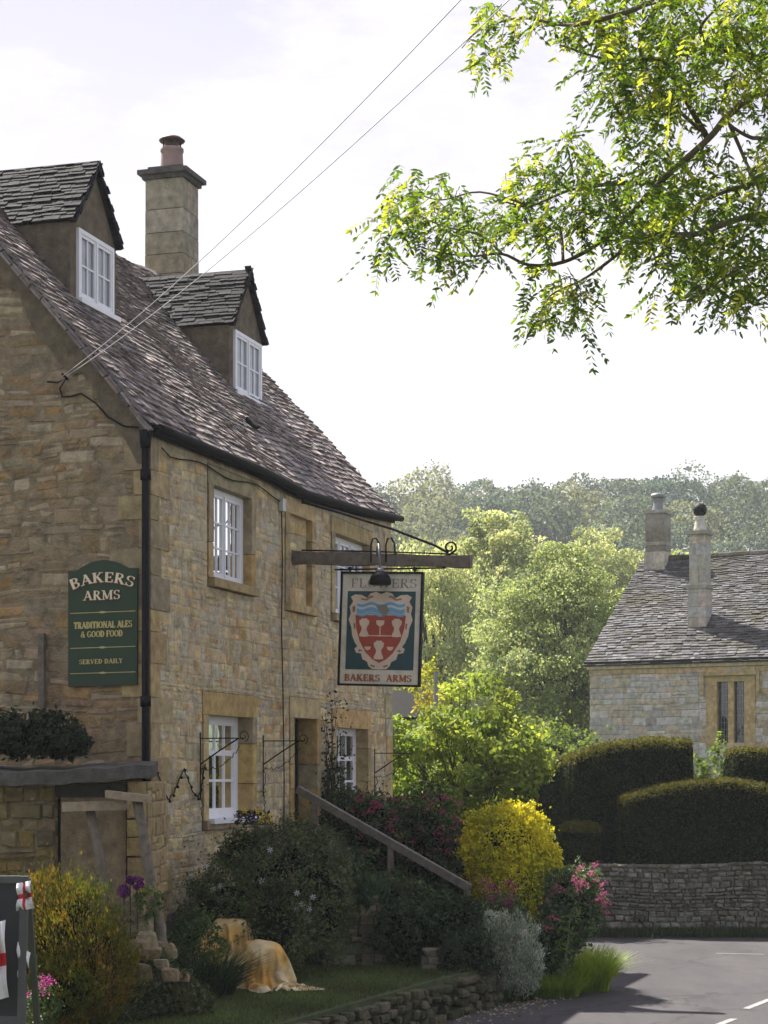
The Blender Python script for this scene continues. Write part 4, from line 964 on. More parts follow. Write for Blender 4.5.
# leaning props with cap boards
def prop(name, lab, cap, p0, p1, b0, b1, Y, r, Yb):
    t = thing(name, at(p1[0], p1[1], Yb), lab, 'timber prop', 'timber props against the store')
    m = MB(); a = at(p0[0], p0[1], Y); b = at(p1[0], p1[1], Yb); b.z = .35
    pts = [a.lerp(b, k/8)+Vector((rnd(-.008, .008), 0, 0)) for k in range(9)]; m.tube(pts, [r*rnd(.92, 1.08) for _ in pts], 12); build(m, 'post', M['wood'], t, True)
    m = MB(); a = at(b0[0], b0[1], Y-.05); b = at(b1[0], b1[1], Y-.05); h = cap
    m.add([a+Vector((0, -.06, -h)), b+Vector((0, -.06, -h)), b+Vector((0, -.06, h)), a+Vector((0, -.06, h)), a+Vector((0, .1, -h)), b+Vector((0, .1, -h)), b+Vector((0, .1, h)), a+Vector((0, .1, h))], [(0, 1, 2, 3), (4, 5, 6, 7), (0, 1, 5, 4), (3, 2, 6, 7), (0, 3, 7, 4), (1, 2, 6, 5)])
    build(m, 'cap_board', M['wood_pale'], t)
prop('timber_prop', 'round timber prop with the lower, left cap board against the store', .04, (91, 811), (128, 925), (63, 807), (127, 805), 16.45, .043, 16.1)
prop('timber_prop', 'round timber prop with the higher, right cap board against the store', .032, (137, 801), (174, 925), (106, 794), (150, 799), 16.35, .047, 16.1)
m = MB(); c = at(58, 905, 16.2); m.lathe((c.x, c.y, .3), [(.29, 0), (.30, .4), (.27, .62), (.2, .8), (.1, .9), (.02, .93)], 24); tag(build(m, 'domed_stone', M['slab'], None, True), 'dark grey domed stone half hidden behind the golden bush', 'stone')
# ivy bush on the slab
c = at(38, 736, 17.3); bush('ivy_bush', 'dark leafy bush growing on the slab roof of the stone store', 'bush', [((c.x, 17.35, c.z), (.46, .4, .23)), ((c.x-.55, 17.4, c.z+.03), (.4, .4, .22)), ((c.x+.3, 17.3, c.z-.06), (.2, .25, .14))], 5200, .055, [(.018, .028, .012), (.03, .045, .018), (.024, .035, .02)], seed=3, base=(c.x, 17.35, 2.5))
# ================================================================== SANDWICH BOARD
bd = thing('pavement_board', at(6, 1030, 13.5), 'black pavement sandwich board hung with white flags with red crosses', 'sandwich board')
def PQ(a, z, w): p = at(a, 900, 13.5); return (p.x-.0, 13.5-w+(z-.5)*.12, z)
zt = 1.64; zb = .45
m = MB(); m.box(PQ, -70, -62, zb, zt, -.03, .02); m.box(PQ, 17, 25, zb-.05, zt-.002, -.03, .02); m.box(PQ, -62, 17, zt-.05, zt, -.03, .019); m.box(PQ, -62, 17, zb+.14, zb+.2, -.03, .019)
def PQb(a, z, w): p = at(a, 900, 13.5); return (p.x, 13.5-w+.6-(z-.5)*.36, z)
m.box(PQb, -70, -62, zb, zt-.01, -.03, .02); m.box(PQb, 19, 25, zb-.05, zt-.02, -.03, .02)
build(m, 'frame', simple('grey_green_painted_wood', (.07, .075, .07), .6, bump=.2), bd)
m = MB(); m.box(PQ, -62, 17, zb+.2, zt-.05, -.015, .0); build(m, 'chalkboard', M['chalk'], bd)
def flag(px, z, w, h, nm, dy, lab, ang=0):
    f = bpy.data.objects; m = MB(); nx, ny = 14, 12; vs = []; c0 = at(px, 900, 13.46)
    def pt(i, j):
        u = i/nx-.5; v = j/ny-.5; x = c0.x+(u*math.cos(ang)-v*math.sin(ang))*w*(1-.25*(j/ny)); zz = z+(v*math.cos(ang)+u*math.sin(ang))*h
        return (x, 13.46+dy+.03*math.sin(u*9+v*4)+.02*math.cos(v*11), zz)
    for j in range(ny):
        for i in range(nx):
            m.add([pt(i, j), pt(i+1, j), pt(i+1, j+1), pt(i, j+1)], [(0, 1, 2, 3)])
    o = tag(build(m, 'flag', M['flag_white'], None, True, fix=False), lab, 'flag', 'flags on the sandwich board')
    return o, pt, nx, ny, m
for px, z, w, h, dy, lab, ang in ((21, 1.5, .13, .2, .12, 'small white flag with red cross at the top right of the sandwich board', 0.1), (-1, 1.05, .13, .55, -.02, 'long white flag hanging down the left of the chalkboard', .05), (19, 1.0, .12, .28, .12, 'white flag with red cross hanging low beside the board', -.3)):
    o, pt, nx, ny, mw = flag(px, z, w, h, 'flag', dy, lab, ang)
    o.data.materials.append(M['flag_red'])
    for p in o.data.polygons:
        i, j = p.index % nx, p.index//nx
        if i in (6, 7) or j in (5, 6): p.material_index = 1
# ================================================================== GARDEN FURNITURE OF STONE
# garden retaining wall in front of the shrubs
GW = [(-.62, 19.35), (-.2, 19.55), (.45, 19.75), (.95, 20.0)]
m = MB()
for (a, b) in zip(GW[:-1], GW[1:]):
    d = Vector((b[0]-a[0], b[1]-a[1], 0)); L_ = d.length; d.normalize(); nrm = Vector((d.y, -d.x, 0))
    P = lambda u, z, w, a=a, d=d, nrm=nrm: (a[0]+d.x*u+nrm.x*w, a[1]+d.y*u+nrm.y*w, z)
    courses(m, P, 0, L_, .3, .78, [], (.06, .12), (.1, .3), .03, ROCKC, joint=.012, jit=.01, wob=.01); m.box(P, 0, L_, .3, .79, -.3, -.005, (.08, .07, .05))
tag(build(m, 'garden_wall', M['stone_mossy']), 'dark low retaining wall behind the lawn under the handrail', 'stone wall')
def pier(px, Y, w, z0, z1, nm, lab, cap):
    t = thing(nm, (at(px, 900, Y).x, Y, z0), lab, 'stone pier'); x = at(px, 900, Y).x; m = MB(); z = z0
    while z < z1:
        h = rnd(.07, .12); k = w/2+rnd(-.012, .012); s = rnd(-.05, .05); P = lambda a, b, c: (x+a, Y+b, c)
        m.box(P, -k, s-.004, -w/2, w/2, z+.004, z+h-.004, pick(ROCKC, .2)); m.box(P, s+.004, k, -w/2+.004, w/2, z+.004, z+h-.004, pick(ROCKC, .2)); z += h
    m.box(P, -w/2+.02, w/2-.02, -w/2+.02, w/2-.02, z0, z, (.05, .045, .035)); build(m, 'shaft', M['stone_mossy'], t)
    m = MB(); rockmesh(m, (x, Y, z+.03), (w*.62, w*.62, .05), (.2, .18, .13), 3); build(m, 'cap_stone', M['stone_mossy'], t, True)
pier(374, 19.6, .26, .35, .92, 'stone_pier', 'mossy squat stone pier at the foot of the inn steps', 1)
pier(433, 19.2, .22, .0, .5, 'stone_pier', 'weathered stone gate pier where the edging wall ends', 1)
pier(356, 19.75, .22, .35, .8, 'stone_pier', 'shorter mossy pier half hidden in the shrubs', 1)
# handrail
hr = thing('handrail', PL(4.0, 1.0, .1), 'grey sloping wooden handrail running down from the inn door', 'handrail')
a = Vector(PL(4.0, 2.18, .08)); b = at(470, 888, 20.9); d = (b-a).normalized(); m = MB()
sd_ = Vector((d.y, -d.x, 0)).normalized(); upv = sd_.cross(d)*-1
if upv.z < 0: upv = -upv
def PRl(x, y, z): return a+d*x+sd_*y+upv*z
Lr_ = (b-a).length; m.box(PRl, 0, Lr_, -.035, .035, -.045, .04); build(m, 'rail', simple('grey_rail_wood', (.16, .145, .125), .75, bump=.5, bscale=50, var=.3, nsc=12), hr)
for s in (.1, .55, .985):
    p = a.lerp(b, s); m = MB(); m.box(lambda x, y, z: (p.x+x, p.y+y, z), -.035, .035, -.035, .035, .35 if s > .5 else .9, p.z-.03); build(m, 'post', M['wood'], hr)
m = MB()
for i in range(5):
    w0 = .15+i*.33; z1 = 1.0-i*.14; m.box(PL, 4.1, 5.2, .2, z1, w0, w0+.34, (.2, .18, .13))
tag(build(m, 'stone_steps', M['stone_mossy']), 'worn stone steps descending from the inn door', 'steps')
# rockery stones by the props
m = MB(); k = 0
for px, py, Y, s in [(132, 905, 16.4, .11), (128, 915, 16.0, .09), (140, 925, 16.1, .13), (148, 940, 15.9, .1), (135, 948, 15.7, .12), (152, 955, 15.7, .1), (160, 965, 15.6, .09), (172, 975, 15.4, .08), (145, 972, 15.5, .09), (182, 978, 15.6, .07), (136, 935, 16.3, .14), (154, 930, 16.3, .12), (166, 950, 16.1, .1)]:
    k += 1; c = at(px, py, Y); c.z = max(LZ+.05, c.z); m2 = MB(); rockmesh(m2, c, (s*rnd(.8, 1.2), s, s*rnd(.5, .9)), pick(pal((.26, .2, .12), (.2, .16, .1), (.32, .26, .17)), .2), 40+k)
    o = tag(build(m2, 'rockery_stone', M['rock'], None, False), 'pale rough stone in the rockery beneath the timber props', 'stone', 'rockery stones under the props')
m = MB(); nn = 16
def mound(x, y):
    c = at(150, 940, 16.1); r = math.hypot((x-c.x)/.55, (y-c.y)/.65); return LZ-.03+.42*max(0, 1-r*r)
c = at(150, 940, 16.1); grid('rockery_soil', c.x-.6, c.x+.6, c.y-.7, c.y+.7, 16, 16, mound, M['soil'])
c = at(150, 965, 15.8); bush('rockery_cover', 'low leafy plants filling the rockery between the pale stones', 'ground cover', [((c.x, 15.75, .58), (.42, .4, .2)), ((c.x+.25, 15.6, .5), (.35, .3, .16)), ((c.x-.15, 16.0, .8), (.3, .25, .22))], 7500, .04, [(.045, .06, .025), (.07, .09, .035), (.1, .11, .05)], seed=77, core=False, base=(c.x, 15.7, LZ), lump=.3)
# ================================================================== COVERED BUNDLE
c = at(258, 975, 17.2)
cb = thing('covered_chair', (c.x, c.y, LZ), 'yellow and cream dust sheets bundled over low garden furniture on the lawn', 'dust sheet')
def pxl(px, Y): return (px-384)*Y/F
def rbox(x0, x1, y0, y1, z0, z1, k=.06):
    import bmesh
    me = bpy.data.meshes.new('covered_furniture'); bm = bmesh.new(); bmesh.ops.create_cube(bm, size=1)
    for v in bm.verts: v.co = (lerp(x0, x1, v.co.x+.5), lerp(y0, y1, v.co.y+.5), lerp(z0, z1, v.co.z+.5))
    bmesh.ops.bevel(bm, geom=list(bm.edges), offset=k, segments=3, profile=.5, affect='EDGES'); bmesh.ops.triangulate(bm, faces=bm.faces); bm.to_mesh(me); bm.free()
    o = bpy.data.objects.new('covered_furniture', me); COL.objects.link(o); me.materials.append(M['wood_dark']); return o
def simcloth(sheets, cols, frames):
    """let real cloth fall over the furniture and keep the settled mesh"""
    fl = rbox(c.x-2, c.x+2, c.y-2, c.y+2, LZ-.3, LZ+.005, .001); cols = cols+[fl]
    for o in cols:
        md = o.modifiers.new('c', 'COLLISION'); o.collision.thickness_outer = .012; o.collision.cloth_friction = 12
    obs = []
    for (cx, cy, w, d, z0, rot, nx, ny, sd, shrink) in sheets:
        vs = []
        for j in range(ny+1):
            for i in range(nx+1):
                u = (i/nx-.5)*w; v = (j/ny-.5)*d; vs.append((cx+u*math.cos(rot)-v*math.sin(rot), cy+u*math.sin(rot)+v*math.cos(rot), z0+.04*mnoise.noise((u*5, v*5, sd))))
        fs = [(j*(nx+1)+i, j*(nx+1)+i+1, (j+1)*(nx+1)+i+1, (j+1)*(nx+1)+i) for j in range(ny) for i in range(nx)]
        me = bpy.data.meshes.new('sheet'); me.from_pydata(vs, [], fs); me.update(); o = bpy.data.objects.new('sheet', me); COL.objects.link(o)
        md = o.modifiers.new('cloth', 'CLOTH'); st_ = md.settings; st_.quality = 5; st_.mass = .25; st_.tension_stiffness = 12; st_.compression_stiffness = 12; st_.shear_stiffness = 4; st_.bending_stiffness = .15; st_.air_damping = 2; st_.shrink_min = shrink
        md.collision_settings.distance_min = .008; md.collision_settings.use_self_collision = True; md.collision_settings.self_distance_min = .006; md.point_cache.frame_start = 1; md.point_cache.frame_end = frames
        obs.append((o, nx, ny, sd))
    for f in range(1, frames+1): scene.frame_set(f)
    dg = bpy.context.evaluated_depsgraph_get(); out = []
    for o, nx, ny, sd in obs:
        me = bpy.data.meshes.new_from_object(o.evaluated_get(dg)); V = [tuple(v.co) for v in me.vertices]; FS = [tuple(p.vertices) for p in me.polygons]; out.append((V, FS, nx, ny, sd)); bpy.data.objects.remove(o)
    for o in cols: o.modifiers.clear()
    bpy.data.objects.remove(fl); scene.frame_set(1); return out
x1 = pxl(236, 18.0); x2 = pxl(264, 17.5); c = Vector((c.x, 17.8, LZ))
f1 = rbox(x1-.20, x1+.12, 17.85, 18.2, LZ, LZ+.60); f2 = rbox(x2-.17, x2+.15, 17.42, 17.7, LZ, LZ+.42, .1); f3 = rbox(x1-.34, x1-.1, 17.8, 18.1, LZ, LZ+.44, .08)
res = simcloth([(x1-.04, 17.98, .95, .85, LZ+.70, .15, 56, 50, 3, -.3), (x2+.0, 17.52, .80, .72, LZ+.53, .55, 52, 46, 8, -.42)], [f1, f2, f3], 46)
for o in (f1, f2, f3):
    o.parent = cb; o.data.transform(__import__('mathutils').Matrix.Translation(-org(cb)))
for V, FS, nx, ny, sd in res:
    mm = MB(); mm.v = V; mm.f = FS
    for j in range(ny+1):
        for i in range(nx+1):
            u = mnoise.noise((i*.055+sd, j*.07, sd*1.7)); e = min(i, nx-i, j, ny-j)
            k1 = min(1, max(0, (u+.25)/.35)); a_ = (.60, .36, .10); b_ = (.63, .47, .22) if sd == 3 else (.66, .54, .32); q = tuple(lerp(p, r, k1) for p, r in zip(a_, b_)); q = q if e > 1 else (.66, .58, .42); mm.c.append(q)
    o = build(mm, 'sheet', M['sheetcloth'], cb, True, fix=False); md = o.modifiers.new('s', 'SUBSURF'); md.levels = 1; md.render_levels = 1
# ================================================================== SHRUBS
G_DK = [(.035, .055, .022), (.06, .095, .035), (.09, .14, .05), (.08, .11, .07)]
G_MD = [(.05, .09, .03), (.08, .13, .04), (.11, .17, .055)]
def heads(root, name, mat, pts, size, n, col, stemcol=None):
    """one flower-head mesh, copied with shared data"""
    base = org(root); src = None; out = []
    for p in pts:
        if src is None or random.random() < .12:
            P = np.array(p)+RNG.normal(size=(n, 3))*size*np.array((.5, .5, .4)); V = leafquads(P, size*.42, .2, .7); o = build_np(V, 4, Q1, vcols(n, col, .35, .1), name, M[mat], root)
            src = o; sp = Vector(p)
        else:
            o = src.copy(); COL.objects.link(o); o.parent = root; o.location = Vector(p)-sp
        out.append(o)
    return out
def star(name, root, pts, r, col, petals=6, face=(0, -1, .3), mat='petal'):
    src = None
    for p in pts:
        if src is None:
            m = MB(); f = Vector(face).normalized(); a = f.orthogonal().normalized(); b = f.cross(a); p = Vector(p)
            for k in range(petals):
                t = 2*math.pi*k/petals; t2 = t+math.pi/petals*.62; t3 = t-math.pi/petals*.62; D_ = lambda q, s, h=0: p+(a*math.cos(q)+b*math.sin(q))*s+f*h
                m.add([p, D_(t3, r*.55, .004), D_(t, r, -.002), D_(t2, r*.55, .004)], [(0, 1, 2, 3)], col)
            m.lathe((p.x+f.x*.004, p.y+f.y*.004, p.z+f.z*.004), [(.001, -.008), (.009, 0), (.001, .008)], 6, (.5, .45, .2))
            src = build(m, name, M[mat], root, fix=False); sp = p
        else: o = src.copy(); COL.objects.link(o); o.parent = root; o.location = Vector(p)-sp
# golden conifer front-left
c = at(72, 940, 15.0)
gb = bush('golden_conifer', 'rounded yellow green conifer shrub at the front left of the lawn', 'shrub', [((c.x, 15.0, 1.02), (.42, .42, .56)), ((c.x+.22, 14.9, .85), (.3, .34, .42)), ((c.x-.2, 15.1, 1.06), (.3, .3, .5)), ((c.x+.02, 14.85, .72), (.44, .36, .36))], 46000, .034, [(.10, .125, .015), (.17, .17, .02), (.22, .16, .02), (.06, .085, .015), (.22, .13, .025)], seed=5, lump=.28, aspect=.28, upright=True, base=(c.x, 15, LZ), shell=.7)
c = at(42, 990, 14.4); pk = bush('pink_flower_plant', 'low plant with pink flowers between the board and golden bush', 'flowering plant', [((c.x, 14.4, .62), (.14, .14, .16))], 900, .03, G_DK, core=False, seed=9, base=(c.x, 14.4, LZ)); heads(pk, 'flower_head', 'petal', [at(rnd(28, 52), rnd(978, 1004), 14.25) for _ in range(9)], .035, 26, (.5, .08, .3))
# clematis mound
cs = [((at(285, 900, 18.5).x, 18.6, 1.28), (.52, .5, .58)), ((at(225, 920, 18.2).x, 18.25, .98), (.4, .36, .5)), ((at(320, 905, 18.6).x, 18.6, 1.15), (.36, .4, .66)), ((at(262, 930, 18.1).x, 18.1, .85), (.5, .35, .45)), ((at(205, 900, 18.2).x+.06, 18.35, 1.0), (.26, .25, .45)), ((at(250, 850, 18.7).x, 18.8, 1.55), (.38, .3, .3))]
cm = bush('clematis_mound', 'large dark rounded shrub with starry white flowers beside the covered furniture', 'shrub', cs, 34000, .042, [(.05, .07, .025), (.09, .125, .045), (.14, .16, .075), (.13, .12, .08), (.08, .13, .04)], seed=15, lump=.26, clump=60, clr=.16, aspect=.42, base=(at(270, 900, 18.5).x, 18.5, LZ))
star('flower', cm, [at(x, y, 17.9+rnd(0, .2)) for x, y in [(206, 866), (220, 886), (213, 889), (262, 881), (270, 850), (297, 893), (302, 904), (309, 909), (296, 910), (304, 919), (313, 897), (309, 920)]], .036, (.6, .58, .66), 6)
# upper arching greyish stems over mound
tb = bush('trailing_shrub', 'fine grey leaved trailing shrub crowning the clematis mound', 'shrub', [((at(295, 850, 18.6).x, 18.75, 1.6), (.42, .35, .3)), ((at(330, 862, 18.7).x, 18.7, 1.38), (.2, .3, .42))], 9000, .022, [(.09, .095, .07), (.06, .065, .045), (.12, .12, .1)], seed=21, core=False, shell=.85, aspect=.5, base=(at(300, 850, 18.7).x, 18.7, 1.0), lump=.05)
# dark mass right of mound to the rail
bs = [((at(375, 830, 22.2).x, 22.2, 1.5), (.5, .45, .72)), ((at(425, 830, 22.2).x, 22.2, 1.45), (.45, .45, .75)), ((at(350, 812, 22.5).x, 22.4, 1.75), (.34, .3, .5)), ((at(462, 850, 22.4).x, 22.4, 1.15), (.35, .35, .6)), ((at(395, 895, 20.1).x, 20.2, .95), (.5, .3, .36)), ((at(440, 905, 20.0).x, 20.1, .75), (.35, .3, .36)), ((at(352, 870, 20.3).x, 20.4, 1.1), (.25, .3, .45))]
vm = bush('red_valerian', 'tall dark valerian thicket with crimson flowers behind the handrail', 'flowering shrub', bs, 30000, .055, G_DK+[(.05, .075, .03)], seed=31, lump=.25, base=(at(400, 850, 20.8).x, 20.8, .6))
heads(vm, 'flower_head', 'petal', [at(lerp(345, 470, random.random()), rnd(794, 862), rnd(21.7, 21.8)) for _ in range(75)], .042, 26, (.42, .07, .16))
# light-green leaves near the rail
# pansies in trough on lower sill
pb = thing('pansy_trough', PL(2.75, 1.78, .25), 'yellow and purple pansies blooming below the lower window', 'flowers')
P_ = [at(lerp(236, 270, random.random()), rnd(811, 825), 18.9) for _ in range(260)]; C = np.array([tuple(p) for p in P_]); build_np(leafquads(C, .05, .2, .5), 4, Q1, vcols(len(C), (.03, .05, .018)), 'foliage', M['leaf_dark'], pb)
star('flower', pb, [at(x, y, 18.75) for x, y in [(258, 812), (266, 815), (260, 821), (268, 821), (262, 817), (245, 811), (271, 817)]], .036, (.72, .5, .02), 5)
star('purple_flower', pb, [at(x, y, 18.75) for x, y in [(247, 817), (252, 815), (241, 819), (254, 820), (236, 816)]], .034, (.07, .015, .14), 5)
m = MB(); m.box(PL, 2.3, 3.1, 1.5, 1.7, .1, .3); build(m, 'trough', M['wood_dark'], pb)
# climbing rose by the door
cr = thing('climbing_rose', PL(5.15, 1.0, .1), 'sparse climbing rose with thin stems beside the inn door', 'climbing plant')
m = MB(); CP = []
for k in range(9):
    t0 = 5.1+rnd(-.1, .2); pts = []; z = 1.0; t = t0
    H = rnd(1.6, 2.4)
    for i in range(13): pts.append(PL(t, 1.0+H*i/12, .06+rnd(0, .05))); t += rnd(-.07, .085)
    m.tube(pts, [.014*(1-.07*i) for i in range(13)], 5)
    for p in pts[3:]:
        for _ in range(int(26 if p[2] < 2.45 else 7)): CP.append((p[0]+random.gauss(0, .11), p[1]+random.gauss(0, .09), p[2]+random.gauss(0, .1)))
build(m, 'stem', M['bark'], cr, True); build_np(leafquads(np.array(CP), .05, .2, .55), 4, Q1, vcols(len(CP), (.03, .045, .02), .4), 'foliage', M['leaf_dark'], cr)
# yellow euonymus
ye = [((at(506, 850, 21.6).x, 21.6, 1.46), (.50, .46, .58)), ((at(512, 880, 21.5).x, 21.5, 1.1), (.46, .42, .5)), ((at(546, 860, 21.6).x, 21.6, 1.2), (.2, .3, .38))]
bush('golden_bush', 'bright yellow rounded bush at the garden corner by the lane', 'bush', ye, 42000, .038, [(.62, .56, .02), (.75, .66, .03), (.55, .52, .02), (.34, .36, .02)], seed=41, clr=.07, clump=40, solid=.6, lump=.12, aspect=.55, mat='leaf_dark', base=(at(502, 870, 21).x, 21, .4), shell=.75)
# pink valerian right
v2 = [((at(572, 905, 20.3).x, 20.4, .95), (.33, .3, .42)), ((at(556, 930, 20.2).x, 20.3, .6), (.28, .26, .4)), ((at(590, 900, 20.5).x-.03, 20.6, .95), (.18, .2, .34))]
vr = bush('pink_valerian', 'leafy valerian clump with pink flower heads at the corner of the lane', 'flowering plant', v2, 10500, .05, [(.06, .10, .045), (.08, .13, .055), (.11, .16, .07)], seed=51, lump=.2, base=(at(570, 930, 20.4).x, 20.4, .0))
heads(vr, 'flower_head', 'petal', [at(*random.choice([(rnd(560, 600), rnd(864, 884)), (rnd(575, 606), rnd(880, 900)), (rnd(590, 608), rnd(895, 918)), (rnd(545, 565), rnd(885, 905))]), rnd(20.0, 20.4)) for _ in range(60)], .038, 26, (.5, .13, .24))
vq = bush('magenta_valerian', 'small magenta valerian plant in front of the yellow bush', 'flowering plant', [((at(500, 905, 20.2).x, 20.3, .85), (.3, .2, .22))], 2600, .05, G_MD, seed=52, core=False, base=(at(500, 905, 20.2).x, 20.3, .4))
heads(vq, 'flower_head', 'petal', [at(rnd(480, 515), rnd(880, 905), 20.1) for _ in range(22)], .045, 28, (.35, .06, .16))
# silver plant
sv = [((at(516, 938, 19.6).x, 19.7, .62), (.24, .22, .3)), ((at(512, 960, 19.6).x, 19.75, .3), (.26, .2, .3)), ((at(495, 925, 19.6).x, 19.7, .72), (.2, .2, .22)), ((at(530, 955, 19.6).x, 19.6, .4), (.16, .2, .3))]
bush('silver_shrub', 'silvery grey leaved low shrub between stone pier and grass', 'shrub', sv, 9500, .036, [(.3, .34, .3), (.42, .46, .42), (.2, .25, .19), (.55, .58, .54)], seed=61, aspect=.3, lump=.25, core=False, base=(at(512, 940, 19.7).x, 19.7, .0), upright=True)
bush('low_green_shrub', 'low bushy green shrub spilling over the garden wall', 'shrub', [((at(410, 925, 19.4).x, 19.5, .75), (.42, .26, .3)), ((at(455, 920, 19.5).x, 19.5, .78), (.32, .26, .32)), ((at(465, 945, 19.3).x, 19.3, .5), (.3, .2, .3))], 11000, .045, [(.03, .05, .025), (.045, .07, .035), (.06, .085, .05)], seed=63, base=(at(430, 925, 19.5).x, 19.5, .3), lump=.3)
bush('clipped_dome', 'small clipped green dome bush behind the mossy pier', 'bush', [((at(394, 905, 19.9).x, 19.9, .95), (.17, .17, .3))], 6000, .02, [(.05, .06, .03), (.07, .08, .045)], seed=65, base=(at(394, 905, 19.9).x, 19.9, .5), lump=.03, shell=.85)
bush('drooping_shrub', 'rounded drooping green cushion beside the stone gate pier', 'shrub', [((at(452, 952, 18.9).x, 19.0, .42), (.13, .13, .3))], 4200, .022, [(.045, .06, .03), (.06, .075, .04)], seed=66, base=(at(452, 952, 19).x, 19.0, .0), lump=.05, shell=.85)
bush('green_perennial', 'broad leaved pale green perennial near the foot of the steps', 'plant', [((at(372, 878, 19.5).x, 19.6, 1.08), (.18, .15, .22))], 420, .1, [(.06, .11, .06), (.08, .13, .08)], seed=67, core=False, base=(at(372, 880, 19.6).x, 19.6, .75), aspect=.4, upright=True)
# spiky plants and grasses
c = at(205, 950, 16.9); tuft('spiky_plant', 'dark strappy leaved plant in front of the covered furniture', 'plant', (c.x, c.y, LZ), (.5, .4), 520, .48, (.035, .06, .025), width=.014, lean=.95)
c = at(172, 952, 16.7); tuft('spiky_plant', 'strappy leaved plant next to the rockery stones', 'plant', (c.x, c.y, LZ), (.35, .3), 260, .4, (.035, .055, .025), width=.013, lean=.9)
c = at(588, 975, 20.6); tuft('grass_clump', 'tall bright sunlit grass clump at the lane edge', 'grass clump', (c.x-.02, 20.7, 0), (.5, .5), 2400, .52, (.26, .36, .05), width=.007, lean=.7, mat='leaf_tree')  # sunshine put into the blade colour, here and in the clump below
c = at(555, 982, 20.2); tuft('grass_clump', 'shorter bright grass clump left of the tall one', 'grass clump', (c.x, 20.2, 0), (.5, .4), 1300, .3, (.22, .32, .05), width=.007, lean=.8, mat='leaf_tree')
c = at(505, 985, 19.7); tuft('grass_clump', 'dim grass fringe at the foot of the silver shrub', 'grass clump', (c.x, 19.75, 0), (.6, .25), 800, .18, (.07, .11, .025), width=.006, lean=.8)
# weedy stalk
st_ = thing('tall_weed', at(560, 960, 19.9), 'single pale green leafy weed stalk with a pink flower above the grass', 'weed'); m = MB(); a = at(562, 975, 19.95); b = at(570, 915, 19.9); m.tube([a, a.lerp(b, .5)+Vector((.02, 0, 0)), b], .008, 6, ); build(m, 'stem', M['wood'], st_)
C = np.array([tuple(a.lerp(b, random.random())+Vector((random.gauss(0, .05), random.gauss(0, .05), random.gauss(0, .04)))) for _ in range(90)]); build_np(leafquads(C, .06, .2, .4), 4, Q1, vcols(90, (.12, .2, .05)), 'foliage', M['leaf_tree'], st_); heads(st_, 'flower_head', 'petal', [at(553, 918, 19.9), at(547, 928, 19.9)], .05, 30, (.5, .12, .2))
# alliums and small yellow flowers at the rockery
al = thing('allium', at(137, 915, 16.0), 'three round purple alliums beside the right timber prop', 'flowers'); 
for x, y, r in ((137, 883, .062), (124, 891, .058), (130, 880, .035)):
    c = at(x, y, 15.9); P = np.array(c)+unit(RNG.normal(size=(420, 3)))*RNG.uniform(.6, 1, (420, 1))*r; build_np(leafquads(P, .02, .1, .5), 4, Q1, vcols(420, (.17, .02, .2), .4), 'flower_head', M['petal'], al)
    m = MB(); m.tube([c, (c.x+.01, c.y, .6)], .006, 6); build(m, 'stem', M['wood_dark'], al)
yb = bush('rockery_plant', 'green rockery plant dotted with small yellow flowers between the props', 'plant', [((at(148, 895, 16.0).x, 16.05, 1.28), (.14, .12, .14)), ((at(133, 930, 15.8).x, 15.9, .75), (.16, .14, .2)), ((at(195, 925, 16.9).x, 16.9, .85), (.25, .2, .3)), ((at(160, 945, 15.9).x, 15.95, .72), (.15, .12, .16))], 4200, .035, G_MD, seed=71, core=False, base=(at(150, 900, 16).x, 16, .5))
heads(yb, 'flower_head', 'petal', [at(rnd(140, 160), rnd(882, 900), 15.85) for _ in range(10)], .022, 12, (.6, .45, .03))
bush('ground_cover', 'dark low ground cover spreading along the foot of the golden conifer', 'ground cover', [((at(118, 985, 15.1).x, 15.3, .5), (.32, .28, .15)), ((at(20, 1000, 15.4).x, 15.8, .6), (.5, .4, .3)), ((at(110, 940, 15.9).x, 16.0, .65), (.22, .2, .35)), ((at(60, 900, 16.3).x, 16.2, .7), (.5, .25, .4))], 9000, .04, G_DK, seed=73, core=False, base=(at(100, 980, 15.3).x, 15.4, LZ))
# ================================================================== FAR WALL, HEDGES
wl = thing('field_wall', (6, 27.6, 0), 'long grey dry stone wall along the far side of the lane under the hedge', 'stone wall')
m = MB(); DRY = pal((.18, .175, .145), (.15, .145, .12), (.23, .22, .19), (.115, .11, .09), (.16, .145, .11))
def PF2(a, z, w): return (a, 27.6-w-.05*math.sin(a*.8), z)
courses(m, PF2, 3.05, 15, .0, 1.04, [], (.04, .10), (.05, .17), .026, DRY, joint=.010, jit=.012, wob=.01, warp=.03)
def PF3(a, z, w): return (3.05-w, 27.6+a, z)
courses(m, PF3, 0, 3, .0, 1.04, [], (.05, .085), (.08, .26), .03, DRY, joint=.012, jit=.008)
build(m, 'wall_face', M['stone_dry'], wl)
m = MB(); m.box(W, 3.07, 15, 27.68, 28.0, 0, 1.02, (.07, .06, .045)); build(m, 'wall_core', M['mortar_dark'], wl)
grid('garden_bank', 3.1, 60, 27.9, 100, 8, 12, lambda x, y: .98, M['turf'])
n = 16000; X = RNG.uniform(2.9, 15, n); Y = 27.45-np.abs(RNG.normal(size=n))*.16; C = np.stack((X, Y, .03+RNG.uniform(0, .07, n)), 1); tag(build_np(leafquads(C, .11, 0, .14, dirs=np.tile((0, 0, 1.), (n, 1)), fold=.02), 4, Q1, vcols(n, (.04, .06, .02), .4), 'verge_grass', M['leaf_dark']), 'rough grass verge at the foot of the far stone wall', 'grass', None, 'stuff')
